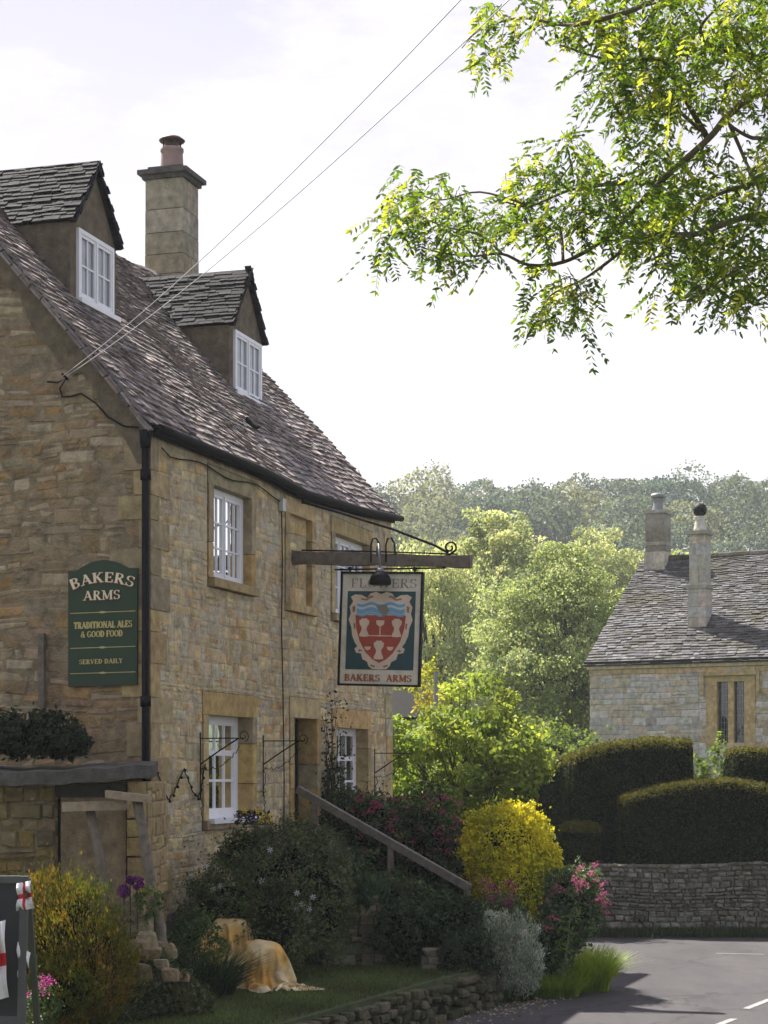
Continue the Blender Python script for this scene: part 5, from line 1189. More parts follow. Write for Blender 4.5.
def hedge(name, lab, P, a0, a1, ztop, Y0, Y1, z0, n, cat='hedge', group=None, seed=0, rnd_=.07):
    """clipped yew block: x a0..a1, top height function ztop(x)"""
    t = thing(name, ((a0+a1)/2, (Y0+Y1)/2, z0), lab, cat, group)
    m = MB(); nx, ns = 40, 24; g = {}
    def sec(x, s):      # s 0..1 around front-bottom -> top -> back-bottom
        e = min((x-a0), (a1-x)); k = min(1, max(0, e/rnd_)); ins = rnd_*(1-math.sqrt(max(0, 1-(1-k)**2))); zt = ztop(x)-ins*.9; y0 = Y0+ins; y1 = Y1-ins; r = rnd_*.8
        per = [(y0, z0), (y0, zt-r), (y0+r*.3, zt-r*.3), (y0+r, zt), (y1-r, zt), (y1-r*.3, zt-r*.3), (y1, zt-r), (y1, z0)]
        ln = [0]
        for i in range(7): ln.append(ln[-1]+math.hypot(per[i+1][0]-per[i][0], per[i+1][1]-per[i][1]))
        q = s*ln[-1]; y = np.interp(q, ln, [p[0] for p in per]); z = np.interp(q, ln, [p[1] for p in per]); return x, float(y), float(z)
    xs = [a0+(a1-a0)*(.5-.5*math.cos(math.pi*i/nx)) for i in range(nx+1)]
    for i, x in enumerate(xs):
        for j in range(ns+1):
            X, Y, Z = sec(x, j/ns); k = .03*mnoise.noise((X*3, Y*3, Z*3)); cy = (Y0+Y1)/2; g[i, j] = (X+k, Y+(k+.03)*(1 if Y < cy else -1), Z-.03+k)
    vs = [g[i, j] for i in range(nx+1) for j in range(ns+1)]; fs = [(i*(ns+1)+j, (i+1)*(ns+1)+j, (i+1)*(ns+1)+j+1, i*(ns+1)+j+1) for i in range(nx) for j in range(ns)]
    fs += [tuple(range(ns+1)), tuple(nx*(ns+1)+j for j in range(ns+1))]; m.add(vs, fs); build(m, 'dark_core', M['core'], t, True)
    P_ = []; 
    for _ in range(n):
        u = random.random(); s = random.random()
        if u < .16 or u > .84:   # ends
            e = a0 if u < .16 else a1; y = rnd(Y0+.1, Y1-.1); X, _, zt = sec(min(max(e, a0+.12), a1-.12), .5); z = rnd(z0, zt-.02); p = (e+random.gauss(0, .025)+(.03 if e == a0 else -.03), y, z)
        else:
            X, Y, Z = sec(a0+(a1-a0)*(u-.16)/.68, s); k = .03*mnoise.noise((X*3, Y*3, Z*3)); p = (X, Y+random.gauss(0, .02)+k, Z+random.gauss(0, .022)+k)
        P_.append(p)
    C = np.array(P_); cc = vcols(len(C), (.04, .05, .015), .4, .12); 
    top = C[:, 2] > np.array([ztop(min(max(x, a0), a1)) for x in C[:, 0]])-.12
    cc[top] = vcols(int(top.sum()), (.12, .115, .025), .35)      # sunlit golden tone painted into the top leaves
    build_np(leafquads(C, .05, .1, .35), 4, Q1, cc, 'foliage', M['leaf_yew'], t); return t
X_ = lambda px, Y: (px-384)*Y/F
Z_ = lambda py, Y: EYE+(HY-py)*Y/F
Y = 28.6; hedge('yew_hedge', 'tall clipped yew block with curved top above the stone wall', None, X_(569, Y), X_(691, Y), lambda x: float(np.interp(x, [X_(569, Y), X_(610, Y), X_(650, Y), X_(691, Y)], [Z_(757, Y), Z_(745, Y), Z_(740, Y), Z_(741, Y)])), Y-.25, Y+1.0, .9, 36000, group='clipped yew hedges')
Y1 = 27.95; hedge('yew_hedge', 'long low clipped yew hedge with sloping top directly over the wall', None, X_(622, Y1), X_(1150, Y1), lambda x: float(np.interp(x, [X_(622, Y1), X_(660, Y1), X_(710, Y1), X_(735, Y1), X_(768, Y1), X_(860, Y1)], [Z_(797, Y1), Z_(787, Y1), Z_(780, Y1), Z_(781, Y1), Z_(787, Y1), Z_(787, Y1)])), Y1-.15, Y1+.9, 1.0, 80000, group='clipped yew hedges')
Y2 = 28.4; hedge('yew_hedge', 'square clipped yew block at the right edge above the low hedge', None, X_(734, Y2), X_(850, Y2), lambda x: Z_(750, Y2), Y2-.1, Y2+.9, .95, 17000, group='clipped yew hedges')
Y3 = 28.3; hedge('yew_hedge', 'short lower yew step at the left foot of the tall block', None, X_(564, Y3), X_(600, Y3), lambda x: Z_(824, Y3), Y3-.25, Y3+.7, .9, 9000, group='clipped yew hedges', rnd_=.12)
Y4 = 33; hedge('yew_hedge', 'dark shaded yew hedge beyond the tall block, left of it', None, X_(515, Y4), X_(585, Y4), lambda x: Z_(758, Y4), Y4, Y4+1.2, .0, 14000, group='clipped yew hedges')
# ivy sprig of climber at hedge back
c = at(705, 765, 30.5); bush('garden_shrub', 'thin light green shrub growing between the hedge blocks', 'shrub', [((at(690, 770, 30.5).x, 30.5, 2.3), (.3, .3, .42)), ((at(716, 765, 30.5).x, 30.5, 2.3), (.28, .3, .5)), ((at(720, 752, 30.5).x, 30.5, 2.7), (.1, .12, .3))], 1700, .07, [(.09, .15, .05), (.12, .18, .06)], core=False, seed=81, base=(at(705, 765, 30.5).x, 30.5, .98), mat='leaf_tree')
# ================================================================== FAR HOUSE
hx, hy = 5.2, 48.0; ax_ = Vector((.868, -.496, 0)); bx_ = Vector((.496, .868, 0))
ch_ = thing('stone_cottage', (hx, hy, .98), 'pale stone house with lichened slate roof and tall chimneys behind the hedge', 'house')
def PHs(a, z, w): p = Vector((hx, hy, 0))+ax_*a-bx_*w; return (p.x, p.y, z)
LH = 12.0; EZ = 5.08; RZ = 8.02; DB = 3.8
hw = (3.37, 4.06, 3.06, 4.55)
m = MB(); PALE = pal((.48, .47, .43), (.42, .41, .37), (.52, .5, .45), (.45, .4, .3), (.38, .37, .34), (.5, .44, .33)); WARM = pal((.42, .33, .19), (.38, .32, .22), (.45, .4, .3))
courses(m, PHs, 0, 2.9, .9, 4.78, [], (.13, .22), (.22, .5), .012, PALE, joint=.014, jit=.006); courses(m, PHs, 2.9, LH, .9, 4.78, [hw], (.13, .22), (.2, .45), .012, WARM+PALE[:3], joint=.014, jit=.006)
courses(m, PHs, -.02, LH, 4.78, 4.93, [], (.13, .16), (.5, .9), .02, pal((.5, .36, .16), (.46, .36, .2)), split=0)
build(m, 'wall', M['stone_far'], ch_)
m = MB(); backing(m, PHs, 0, LH, .9, 5.05, [hw], .002); m.add([PHs(0, .9, 0), PHs(0, EZ, 0), PHs(0, RZ-.05, -DB), PHs(0, EZ, -2*DB), PHs(0, .9, -2*DB)], [(0, 1, 2, 3, 4)]); m.add([PHs(LH, .9, 0), PHs(LH, EZ, 0), PHs(LH, RZ-.05, -DB), PHs(LH, EZ, -2*DB), PHs(LH, .9, -2*DB)], [(0, 1, 2, 3, 4)]); m.add([PHs(0, .9, -2*DB), PHs(LH, .9, -2*DB), PHs(LH, EZ, -2*DB), PHs(0, EZ, -2*DB)], [(0, 1, 2, 3)])
build(m, 'wall_mortar', stone_mat('pale_mortar', base=(.36, .34, .28), spotamt=(.3, .3)), ch_)
m = MB(); m.box(PHs, -.06, LH, 4.93, 5.03, -.1, .07, (.5, .44, .33)); build(m, 'cornice', M['ashlar'], ch_)
m = MB(); m.box(PHs, -.1, LH, 5.03, 5.12, -.1, .16); build(m, 'gutter', M['gutter'], ch_)
LF = math.hypot(DB, RZ-EZ); tf = math.atan2(RZ-EZ, DB)
def SF(u, q, h): p = q*math.cos(tf)-h*math.sin(tf); return PHs(u, 5.1+q*math.sin(tf)*((RZ-5.1)/(RZ-EZ))+h*math.cos(tf)+.025*math.sin(u*1.3)*math.sin(q*1.1), -p)
def SF2(u, q, h): p = 2*DB-q*math.cos(tf)+h*math.sin(tf); return PHs(u, 5.1+q*math.sin(tf)*((RZ-5.1)/(RZ-EZ))+h*math.cos(tf), -p)
m = MB(); SFP = pal((.30, .28, .25), (.24, .225, .205), (.36, .34, .31), (.19, .175, .155), (.4, .38, .35)); slates(m, SF, -.12, LH, LF, (.125, .08), (.12, .28), .024, SFP, jit=.012, q0=-.18); rf = build(m, 'roof', M['slate_far'], ch_)
m = MB(); 
for S in (SF, SF2): m.add([S(-.08, -.15, 0), S(LH, -.15, 0), S(LH, LF, 0), S(-.08, LF, 0)], [(0, 1, 2, 3)])
build(m, 'roof_underlay', M['gutter'], rf)
m = MB(); slates(m, SF2, -.12, LH, LF, (.3, .2), (.3, .5), .026, SFP); build(m, 'rear_roof', M['slate_far'], ch_)
m = MB(); t = 0
while t < LH: w = rnd(.4, .55); m.tube([PHs(t, RZ+.03+rnd(-.01, .01), -DB), PHs(t+w-.01, RZ+.03, -DB)], .11, 8, pick(pal((.16, .15, .07), (.2, .18, .1), (.22, .2, .17)), .2)); t += w
build(m, 'ridge', M['slate_far'], rf)
# window
a, b, c, d = hw; m = MB()
for q in [(a-.28, a, c-.12, d+.14), (b, b+.28, c-.12, d+.14), (a, b, d, d+.14), (a, b, c-.14, c)]: m.box(PHs, q[0]+.001, q[1]-.001, q[2], q[3], -.3, .03, pick(WARM, .05))
m.box(PHs, a-.4, b+.4, d+.15, d+.24, -.05, .1, (.4, .33, .2)); m.box(PHs, a-.4, a-.32, d-.3, d+.149, -.05, .09, (.4, .33, .2)); m.box(PHs, b+.32, b+.4, d-.3, d+.149, -.05, .09, (.4, .33, .2)); m.box(PHs, (a+b)/2-.07, (a+b)/2+.07, c, d, -.2, .0, (.44, .35, .2))
sr = build(m, 'window_surround', M['ashlar'], ch_)
m = MB()
for x0, x1 in ((a, (a+b)/2-.07), ((a+b)/2+.07, b)):
    for k in range(1, 4): x = lerp(x0, x1, k/4); m.box(PHs, x-.006, x+.006, c, d, -.13, -.115)
    for k in range(1, 9): z = lerp(c, d, k/9); m.box(PHs, x0, x1, z-.006, z+.006, -.131, -.114)
wn = build(m, 'leaded_window', M['lead'], ch_)
m = MB(); m.add([PHs(a, c, -.125), PHs(b, c, -.125), PHs(b, d, -.125), PHs(a, d, -.125)], [(0, 1, 2, 3)]); build(m, 'pane', M['glass'], wn); m = MB(); m.box(PHs, a-.05, b+.05, c-.05, d+.05, -1, -.31); build(m, 'room', M['interior'], ch_)
# chimneys
def stack(px0, px1, Y, z0, bands, prof, name, cap, nudge=0):
    xc = X_((px0+px1)/2, Y); m = MB(); cols_ = pal((.42, .38, .3), (.36, .33, .27), (.47, .43, .34), (.4, .39, .36))
    rot = math.radians(-29.7); cr_, sr_ = math.cos(rot), math.sin(rot)
    P = lambda x, y, z: (xc+x*cr_-y*sr_, Y+x*sr_+y*cr_, z)
    z = z0
    while z < prof[-1][0]-.01:
        h = min(rnd(.24, .36), prof[-1][0]-z); h = prof[-1][0]-z if prof[-1][0]-z-h < .1 else h
        k = np.interp(z+h/2, [p[0] for p in prof], [p[1] for p in prof])/2; s = rnd(-.1, .1)
        m.box(P, -k, s-.003, -k, k, z+.003, z+h-.003, pick(cols_, .12)); m.box(P, s+.003, k, -k+.002, k, z+.003, z+h-.003, pick(cols_, .12)); z += h
    k = prof[0][1]/2; m.box(P, -k+.05, k-.05, -k+.05, k-.05, z0, prof[-1][0], (.2, .18, .14))
    for zb, w in bands: m.box(P, -w/2, w/2, -w/2, w/2, zb-.04, zb+.05, (.3, .28, .22))
    o = build(m, name, M['stone_far'], ch_); zt = prof[-1][0]; c0 = P(0, 0, zt)
    m = MB(); m.lathe(c0, [(.17, 0), (.16, .08), (.13, .2), (.12, .32), (.15, .36), (.15, .39), (.1, .4)], 16); pt = build(m, 'chimney_pot', M['lead'] if cap == 'flat' else M['ashlar'], o, True)
    m = MB()
    if cap == 'flat': m.lathe((c0[0], c0[1], zt+.4), [(.19, 0), (.21, .04), (.18, .1), (.08, .13)], 16); build(m, 'pot_rim', M['lead'], o, True)
    else: m.lathe((c0[0], c0[1], zt+.4), [(.08, 0), (.15, .05), (.18, .15), (.15, .26), (.06, .32)], 16); build(m, 'cowl', M['iron'], o, True)
stack(646, 670, 51.0, 7.1, [(8.45, .56), (9.3, .6)], [(7.1, .62), (8.0, .58), (8.4, .5), (8.5, .44), (9.3, .42)], 'chimney', 'flat')
m = MB()
stack(688, 712, 47.9, 4.9, [(7.0, .52), (8.36, .56)], [(4.9, .48), (6.9, .47), (7.1, .42), (8.4, .41)], 'chimney', 'cowl')
# ================================================================== TREES
LIME = [(.2, .27, .045), (.26, .32, .06), (.15, .22, .04)]
MIDG = [(.24, .30, .13), (.31, .37, .18), (.17, .23, .09)]
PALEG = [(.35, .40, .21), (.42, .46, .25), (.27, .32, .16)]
Y = 29.0
tree('garden_tree', 'fresh lime green broadleaf tree just beyond the far corner of the inn', (X_(465, Y), Y, .2), Z_(668, Y), (1.5, 1.3), 1.2, 95, 190, .08, LIME, 3, trunk_r=.08, limbs=30, cr=.2)
tree('garden_tree', 'lower lime green sapling reaching right over the dark hedge', (X_(515, Y+.6), Y+.6, .2), Z_(722, Y), (.95, .8), 1.9, 50, 130, .075, LIME, 5, trunk_r=.05, limbs=14, cr=.25)
Y = 56; tree('tall_tree', 'large full green tree standing left of the pale stone house', (X_(575, Y), Y, .9), Z_(534, Y), (2.95, 2.6), 1.4, 300, 260, .105, MIDG, 7, trunk_r=.2, limbs=40, cr=.17, offset=(-.35, 0), lean=(-.2, 0))
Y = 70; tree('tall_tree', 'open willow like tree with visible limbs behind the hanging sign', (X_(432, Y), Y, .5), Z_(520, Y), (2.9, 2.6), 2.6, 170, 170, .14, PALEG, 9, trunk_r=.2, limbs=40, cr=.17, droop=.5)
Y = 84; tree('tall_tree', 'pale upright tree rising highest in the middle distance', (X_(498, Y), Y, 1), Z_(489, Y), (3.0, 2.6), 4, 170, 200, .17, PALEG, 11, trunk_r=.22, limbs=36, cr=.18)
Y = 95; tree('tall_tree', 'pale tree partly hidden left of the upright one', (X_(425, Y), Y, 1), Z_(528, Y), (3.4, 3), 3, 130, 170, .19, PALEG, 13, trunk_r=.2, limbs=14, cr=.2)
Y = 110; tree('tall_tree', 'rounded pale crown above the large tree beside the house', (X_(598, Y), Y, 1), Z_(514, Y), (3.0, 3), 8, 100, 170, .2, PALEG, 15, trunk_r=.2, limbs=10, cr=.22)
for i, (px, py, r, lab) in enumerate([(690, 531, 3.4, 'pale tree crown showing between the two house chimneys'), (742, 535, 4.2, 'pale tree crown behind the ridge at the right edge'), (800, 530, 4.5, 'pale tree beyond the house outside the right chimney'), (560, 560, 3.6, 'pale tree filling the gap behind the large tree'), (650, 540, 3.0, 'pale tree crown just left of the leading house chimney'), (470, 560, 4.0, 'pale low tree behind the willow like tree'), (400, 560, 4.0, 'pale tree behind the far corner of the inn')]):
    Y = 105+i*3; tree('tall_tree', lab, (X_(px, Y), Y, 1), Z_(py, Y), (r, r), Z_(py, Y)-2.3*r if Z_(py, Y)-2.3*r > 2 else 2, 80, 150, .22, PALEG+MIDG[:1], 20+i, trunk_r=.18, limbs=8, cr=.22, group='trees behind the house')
# shrubbery below
sb = []
bush('shrub_belt', 'mixed light green undergrowth beneath the trees beyond the inn', 'shrubs', [((X_(430, 44), 44, 2.0), (2.2, 1.5, 1.6)), ((X_(520, 46), 46, 2.2), (2.4, 1.5, 1.7)), ((X_(580, 42), 42, 1.3), (1.2, 1, 1.5)), ((X_(395, 40), 40, 1.6), (1.6, 1.4, 1.6))], 22000, .12, [(.07, .11, .035), (.1, .15, .04), (.13, .18, .05)], mat='leaf_tree', seed=91, base=(X_(480, 44), 44, .2))
bush('yellow_shrub', 'yellow flowering shrub glimpsed right of the hanging sign', 'shrub', [((X_(428, 38), 38, Z_(690, 38)), (.3, .3, .55))], 1500, .07, [(.5, .45, .04), (.3, .33, .04)], mat='leaf_far', seed=92, core=False, base=(X_(428, 38), 38, 1))
cg = thing('garden_shed', (X_(400, 40), 40.5, .5), 'dark slate roof of a low outbuilding behind the lime tree', 'outbuilding'); m = MB(); P = lambda a, b, c: (X_(388, 40)+a, 40.5+b, c)
m.prism(lambda a, b, c: P(c, a, b), [(-1, 3.5), (0, 4.1), (1, 3.5), (1, 3.45), (-1, 3.45)], -2, 1.15); build(m, 'roof', M['gutter'], cg); m = MB(); m.box(P, -1.9, .95, -.9, .9, .3, 3.449); build(m, 'wall', M['mortar_dark'], cg)
m = MB(); p = at(436, 720, 36); m.tube([(p.x, 36, 0), (p.x, 36, Z_(672, 36))], .045, 10); tag(build(m, 'metal_pole', M['lead']), 'slim grey metal pole standing behind the lime green tree', 'pole')
for i, (x, y, r, h, lab) in enumerate([(-9, -9, 4.5, 11, 'broad tree behind the lane, left of the viewpoint'), (1, -13, 5, 12, 'broad tree directly behind the viewpoint'), (12, -9, 5, 12, 'broad tree across the lane behind the viewpoint'), (22, -14, 4.5, 11, 'broad tree far back on the right of the lane')]):  # unseen trees added to dim the sky light on the foreground
    tree('added_shade_tree', lab, (x, y, 0), h, (r, r), 1.5, 80, 130, .4, MIDG, 60+i, trunk_r=.3, limbs=8, cr=.24, group='trees behind the viewpoint')
# hill forest
P_ = []; C_ = []; D_ = []; rs = np.random.default_rng(5); mbt = MB()
for row in range(7):
    Yr = 178+row*14; x = -70.0
    while x < 110:
        x += rs.uniform(4.5, 8.5); y = Yr+rs.uniform(-6, 6); 
        if not (-30 < x < 75) and rs.random() < .4: continue
        H = rs.uniform(10.5, 13.5); r = rs.uniform(3.2, 5.2); zb = hillz(x, y); cz = zb+H-r*.9; base = np.array([(.05, .08, .065), (.08, .11, .075), (.15, .17, .10), (.025, .048, .05), (.10, .12, .075)][rs.integers(5)])*rs.uniform(.85, 1.2)  # blue distance haze put into the base greens
        n = int(2600*(r/4.5)**2) if -8 < x < 50 else 420
        d = unit(RNG.normal(size=(n, 3))); k = rs.normal(size=(4, 3))*3.2; ph = rs.uniform(0, 6, 4); lm = np.sin(d@k.T+ph).sum(1)*.11
        p = np.array((x, y, cz))+d*(r*RNG.uniform(.78, 1.02, n)*(1+lm))[:, None]*np.array((1, 1, rs.uniform(.8, 1.0)))
        P_.append(p); D_.append(d); C_.append(base[None]*RNG.uniform(.75, 1.25, (n, 1))); mbt.tube([(x, y, zb-1), (x, y, cz)], [.35, .2], 5)
P_ = np.vstack(P_); tag(build_np(leafquads(P_, .42, .2, .75, out=np.vstack(D_), ob=2.2), 4, Q1, np.vstack(C_), 'hill_woodland', M['leaf_far']), 'hazy mixed woodland covering the hill behind the village', 'woodland', None, 'stuff')
tag(build(mbt, 'woodland_trunks', M['bark']), 'trunks of the distant hillside woodland', 'woodland', None, 'stuff')
# ================================================================== OVERHANGING TREE, TOP RIGHT
ot = thing('overhanging_tree', (6.2, 13.5, 0), 'leafy overhanging tree with pinnate leaves filling the top right sky', 'tree')
m = MB(); YB = 12.6
tr = [(6.2, 13.5, 0), (6.15, 13.45, 2), (6.0, 13.4, 4), (5.7, 13.2, 6), (5.3, 13.0, 8), (4.9, 12.9, 10)]; m.tube(tr, [.32, .26, .23, .2, .15, .08], 14)
TW = []   # twig anchor polylines with leaf weight
def br(pts, r0, r1, root=None, Y=YB, leaf=True, dy=.25):
    q = [at(x, y, Y+dy*math.sin(i*1.3+x*.01)) for i, (x, y) in enumerate(pts)]
    if root: q = [Vector(root)]+q
    # smooth
    out = []
    for i in range(len(q)-1):
        p0, p1, p2, p3 = q[max(i-1, 0)], q[i], q[i+1], q[min(i+2, len(q)-1)]
        for k in range(5):
            t = k/5; out.append(.5*((2*p1)+(p2-p0)*t+(2*p0-5*p1+4*p2-p3)*t*t+(3*p1-p0-3*p2+p3)*t**3))
    out.append(q[-1]); m.tube(out, [lerp(r0, r1, i/(len(out)-1)) for i in range(len(out))], 7)
SHX, SHY = 12, -7
R1 = (5.7, 13.2, 6.0); R2 = (5.85, 13.3, 5.0); R3 = (5.3, 13.0, 8.0)
br([(860, 110), (768, 92), (730, 114), (708, 139), (660, 182), (621, 224), (596, 245), (563, 262), (529, 265), (502, 254), (470, 256), (430, 250), (395, 235)], .03, .003, R1)
br([(860, 150), (768, 139), (750, 137), (730, 125), (722, 112)], .02, .008, R1)
br([(880, 220), (768, 215), (730, 222), (697, 234), (652, 235), (630, 245), (600, 268), (580, 281), (550, 296), (538, 320)], .03, .003, R2)
br([(880, 260), (800, 255), (741, 268), (710, 288), (686, 295)], .022, .004, R2)
br([(860, 10), (768, -10), (663, 0), (630, 11), (590, 22), (563, 25), (520, 18), (480, 30), (462, 48)], .03, .003, R3)
br([(663, 0), (640, 40), (655, 85), (700, 130)], .02, .012)
br([(708, 139), (680, 90), (660, 60), (610, 60), (560, 45)], .022, .005)
br([(660, 182), (613, 184), (570, 190), (530, 206), (500, 200)], .018, .005); br([(530, 206), (480, 192), (440, 200), (410, 190)], .008, .004)
br([(563, 262), (560, 230), (545, 210), (560, 180), (575, 160)], .012, .004); br([(502, 254), (480, 235), (440, 225), (400, 205)], .010, .004)
br([(768, 180), (730, 190), (700, 205), (690, 240)], .02, .006); br([(768, 60), (720, 50), (700, 30), (720, 5)], .025, .006); br([(730, 125), (745, 160), (760, 200), (740, 240)], .015, .005)
regions = [ # px, py, rx, ry, number of compound leaves, depth spread
 (478, 38, 28, 32, 30), (510, 18, 34, 24, 34), (556, 12, 40, 20, 44), (600, 28, 40, 30, 60), (612, 70, 34, 34, 70), (640, 30, 50, 36, 95), (700, 25, 56, 36, 130), (750, 30, 40, 40, 110), (660, 75, 40, 34, 85), (700, 85, 40, 30, 70), (750, 85, 30, 26, 50),
 (620, 105, 28, 30, 44), (650, 125, 34, 30, 50), (742, 168, 36, 28, 46), (690, 165, 38, 30, 64), (655, 170, 34, 30, 50), (640, 205, 38, 32, 85), (690, 215, 42, 34, 95), (740, 222, 38, 34, 90), (650, 245, 34, 26, 55), (700, 262, 42, 28, 80), (748, 275, 34, 30, 80), (715, 295, 34, 16, 40), (665, 282, 26, 24, 26),
 (568, 150, 36, 22, 34), (530, 165, 34, 26, 38), (600, 190, 34, 24, 50), (560, 200, 34, 28, 48), (515, 190, 26, 22, 22), (535, 228, 38, 22, 48), (585, 225, 28, 22, 30),
 (400, 178, 16, 14, 7), (425, 195, 30, 24, 32), (400, 210, 30, 24, 30), (380, 232, 20, 26, 24), (372, 258, 14, 16, 10), (430, 225, 34, 24, 38), (460, 245, 34, 20, 28), (438, 262, 18, 12, 12), (478, 215, 24, 20, 22), (500, 232, 22, 18, 18),
 (540, 290, 26, 20, 28), (530, 318, 16, 20, 16), (560, 308, 26, 22, 30), (585, 290, 14, 12, 8), (570, 330, 14, 14, 6),
 (820, 40, 60, 50, 120), (820, 150, 60, 60, 120), (820, 260, 60, 50, 110), (700, -30, 90, 30, 110), (600, -25, 50, 22, 40), (900, 100, 60, 120, 120), (900, 20, 60, 50, 110), (900, 230, 60, 50, 120), (980, 60, 60, 60, 110), (980, 180, 60, 60, 110)]
LC = []; LD = []; LK = []; twm = MB()
for (cx, cy, rx, ry, n) in regions:
    cx += SHX if cx < 600 else 4; cy += SHY
    for _ in range(int(n*.76)):
        a = random.random()*6.283; r = math.sqrt(random.random()); dep = YB+random.gauss(0, .45 if cx > 600 else .25)
        o = at(cx+rx*r*math.cos(a), cy+ry*r*math.sin(a), dep)
        dr = Vector((random.gauss(-.25, .7), random.gauss(-.1, .6), random.gauss(-.7, .35))).normalized(); ln = rnd(.15, .27); sag = rnd(.1, .5)
        side = dr.cross(Vector((0, 0, 1))); side = side.normalized() if side.length > .1 else Vector((1, 0, 0)); npair = random.randint(5, 8); tint = random.choice((0, 0, 1, 1, 2)); 
        side = (side+Vector((random.gauss(0, .4), random.gauss(0, .4), random.gauss(0, .4)))).normalized()
        for k in range(1, npair+1):
            s = k/npair; p = o+dr*ln*s-Vector((0, 0, sag*ln*s*s*.5))
            for sg_ in ((-1, 1) if k < npair else (-1, 1, 0)):
                dd = (dr*.55+side*sg_*.85-Vector((0, 0, .15))).normalized() if sg_ else dr
                l = .054*(1-.25*abs(s-.5)); LC.append(tuple(p+dd*l*.5)); LD.append(tuple(dd)); LK.append(tint)
        if cx < 640 and random.random() < .3 or random.random() < .1:
            twm.tube([o, o+dr*ln*.5-Vector((0, 0, sag*ln*.12)), o+dr*ln-Vector((0, 0, sag*ln*.5))], [.003, .002, .001], 4)
shade_crown = []  # unseen crown clumps and limbs added overhead to darken the foreground
for _ in range(95):
    c = Vector((rnd(-2.5, 11), rnd(-3, 11.0), 0)); c.z = max(rnd(7.0, 11.5), 2.4+.41*c.y+1.4); c.z += 1.0 if c.y > 8 else 0
    pp = np.array(c)+RNG.normal(size=(170, 3))*np.array((.7, .7, .4)); shade_crown.append(pp)
for _ in range(12):
    a = Vector((rnd(0, 9), rnd(0, 9), rnd(8, 10))); m.tube([(5.3, 13.0, 8.0), tuple(Vector((5.3, 13, 8.3)).lerp(a, .5)+Vector((0, 0, .6))), tuple(a)], [.09, .06, .02], 6)
shade_crown = np.vstack(shade_crown); build_np(leafquads(shade_crown, .16, .3, .5), 4, Q1, vcols(len(shade_crown), (.13, .19, .025), .3), 'crown', M['leaf_tree'], ot)
LC = np.array(LC); LD = np.array(LD); LK = np.array(LK); n = len(LC)
d = unit(LD+RNG.normal(size=(n, 3))*.12); nn_ = RNG.normal(size=(n, 3)); nn_ = unit(nn_-d*np.sum(nn_*d, 1, keepdims=True)); b = np.cross(d, nn_); s = .054*RNG.uniform(.75, 1.3, (n, 1))
V = np.empty((n, 6, 3)); V[:, 0] = LC-d*s*.5; V[:, 1] = LC-d*s*.12+b*s*.16+nn_*s*.05; V[:, 2] = LC+d*s*.22+b*s*.12+nn_*s*.04; V[:, 3] = LC+d*s*.5; V[:, 4] = LC+d*s*.22-b*s*.12+nn_*s*.04; V[:, 5] = LC-d*s*.12-b*s*.16+nn_*s*.05
pal_ = np.array([(.075, .125, .025), (.13, .19, .028), (.34, .36, .06)]); cc = pal_[LK]*RNG.uniform(.7, 1.3, (n, 1))  # last tint paints sunlit yellow highlights into the leaflets
build_np(V.reshape(-1, 3), 6, [(0, 1, 4, 5)[:4], (1, 2, 3, 4)], cc, 'foliage', M['leaf_over'], ot)
n0 = len(m.v); m.v += twm.v; m.c += twm.c; m.f += [tuple(i+n0 for i in f) for f in twm.f]; build(m, 'trunk', M['twig_bark'], ot, True)
# ================================================================== LIGHT, SKY, HAZE, CAMERA
sh = Vector((DX*.55-OX*.835, DY*.55-OY*.835, 0)).normalized(); EL_ = math.radians(SUN_EL)
S = Vector((sh.x*math.cos(EL_), sh.y*math.cos(EL_), math.sin(EL_)))
sun = bpy.data.lights.new('sun', 'SUN'); sun.energy = SUN_E; sun.angle = math.radians(.5); sun.color = (1, .95, .86)
so = bpy.data.objects.new('sun', sun); COL.objects.link(so); so.rotation_euler = (-S).to_track_quat('-Z', 'Y').to_euler(); so.location = (-10, 10, 30)
w = bpy.data.worlds.new('World'); scene.world = w; w.use_nodes = True; nt = w.node_tree; nt.nodes.clear(); L = nt.links.new
out = nt.nodes.new('ShaderNodeOutputWorld'); bg = nt.nodes.new('ShaderNodeBackground'); L(bg.outputs[0], out.inputs[0]); bg.inputs[1].default_value = SKY_S
sk = nt.nodes.new('ShaderNodeTexSky'); sk.sky_type = 'NISHITA'; sk.sun_disc = False; sk.sun_elevation = EL_; sk.sun_rotation = math.atan2(S.x, S.y); sk.dust_density = 3.5; sk.air_density = 1.0; sk.ozone_density = 1.0
tc = nt.nodes.new('ShaderNodeTexCoord'); mp = nt.nodes.new('ShaderNodeMapping'); mp.inputs['Scale'].default_value = (1.6, 1.6, 4.2); L(tc.outputs['Generated'], mp.inputs[0])
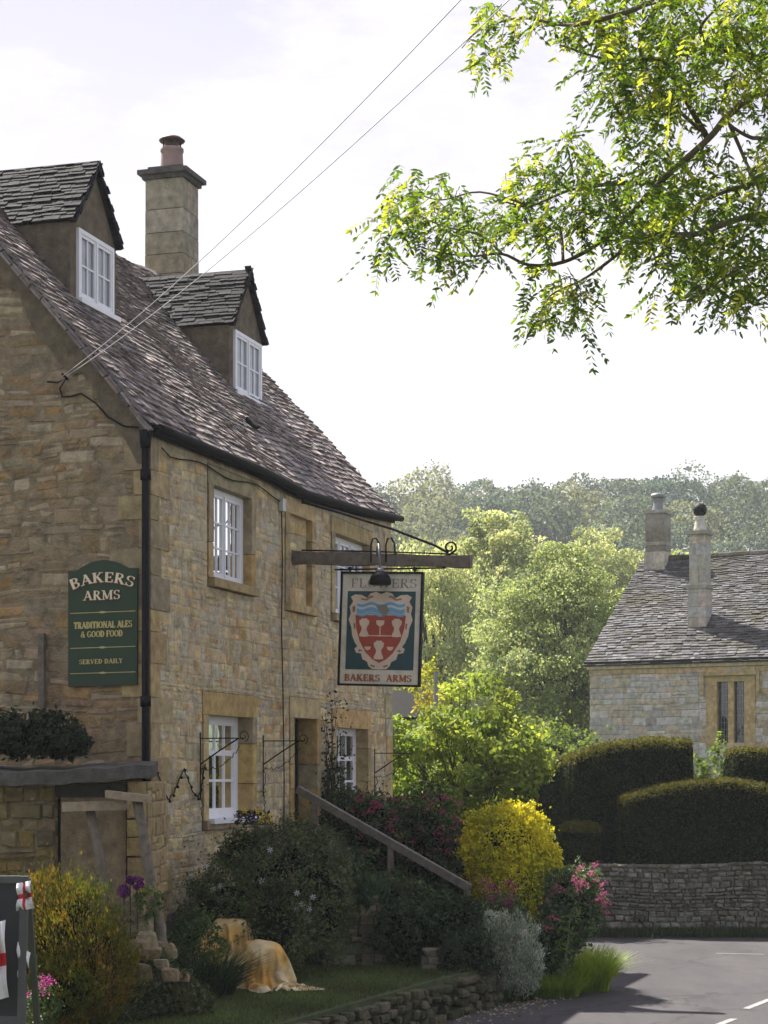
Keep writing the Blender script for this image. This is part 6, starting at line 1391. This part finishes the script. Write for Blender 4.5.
f1, _ = noise_fac(nt, 3.2, 10, .50, .68, mp.outputs[0], .62)
dt = N(nt, 'ShaderNodeVectorMath', operation='DOT_PRODUCT'); L(tc.outputs['Generated'], dt.inputs[0]); dt.inputs[1].default_value = tuple(S)
vf = N(nt, 'ShaderNodeMapRange'); L(dt.outputs['Value'], vf.inputs[0]); vf.inputs[1].default_value = -.3; vf.inputs[2].default_value = .55; vf.inputs[3].default_value = .55; vf.inputs[4].default_value = .9
sp = N(nt, 'ShaderNodeSeparateXYZ'); L(tc.outputs['Generated'], sp.inputs[0]); zf = N(nt, 'ShaderNodeMapRange'); L(sp.outputs[2], zf.inputs[0]); zf.inputs[1].default_value = .06; zf.inputs[2].default_value = .44
vcol = mixc(nt, 'MIX', zf.outputs[0], (4.4, 4.2, 4.3), (2.25, 2.12, 2.62))
veil = mixc(nt, 'MIX', vf.outputs[0], sk.outputs[0], vcol)       # thin high cloud, brightest on the sun's side
cl = mixc(nt, 'MIX', f1, veil, (4.3, 4.2, 4.5)); mm_ = mixc(nt, 'MIX', .6, veil, cl); L(mm_, bg.inputs[0])
if HAZE:
    m = MB(); m.box(W, -140, 160, -12, 330, -3.2, 62); hz = build(m, 'haze', None); hm, hn, ho = newmat('haze_air'); pv = hn.nodes.new('ShaderNodeVolumePrincipled'); pv.inputs['Density'].default_value = HAZE; pv.inputs['Color'].default_value = (.86, .93, 1, 1); pv.inputs['Anisotropy'].default_value = .2
    hn.links.new(pv.outputs[0], ho.inputs['Volume']); hz.data.materials.append(hm); tag(hz, kind='stuff')
cam = bpy.data.cameras.new('camera'); co = bpy.data.objects.new('camera', cam); COL.objects.link(co); co.location = (0, 0, EYE); co.rotation_euler = (math.pi/2, 0, 0)
cam.sensor_width = 36; cam.sensor_fit = 'AUTO'; cam.lens = F/1024*36; cam.shift_y = (HY-512)/1024; cam.clip_start = .1; cam.clip_end = 3000; scene.camera = co
scene.view_settings.view_transform = 'Standard'; scene.view_settings.look = 'None'; scene.view_settings.gamma = 1; scene.view_settings.exposure = EXPO
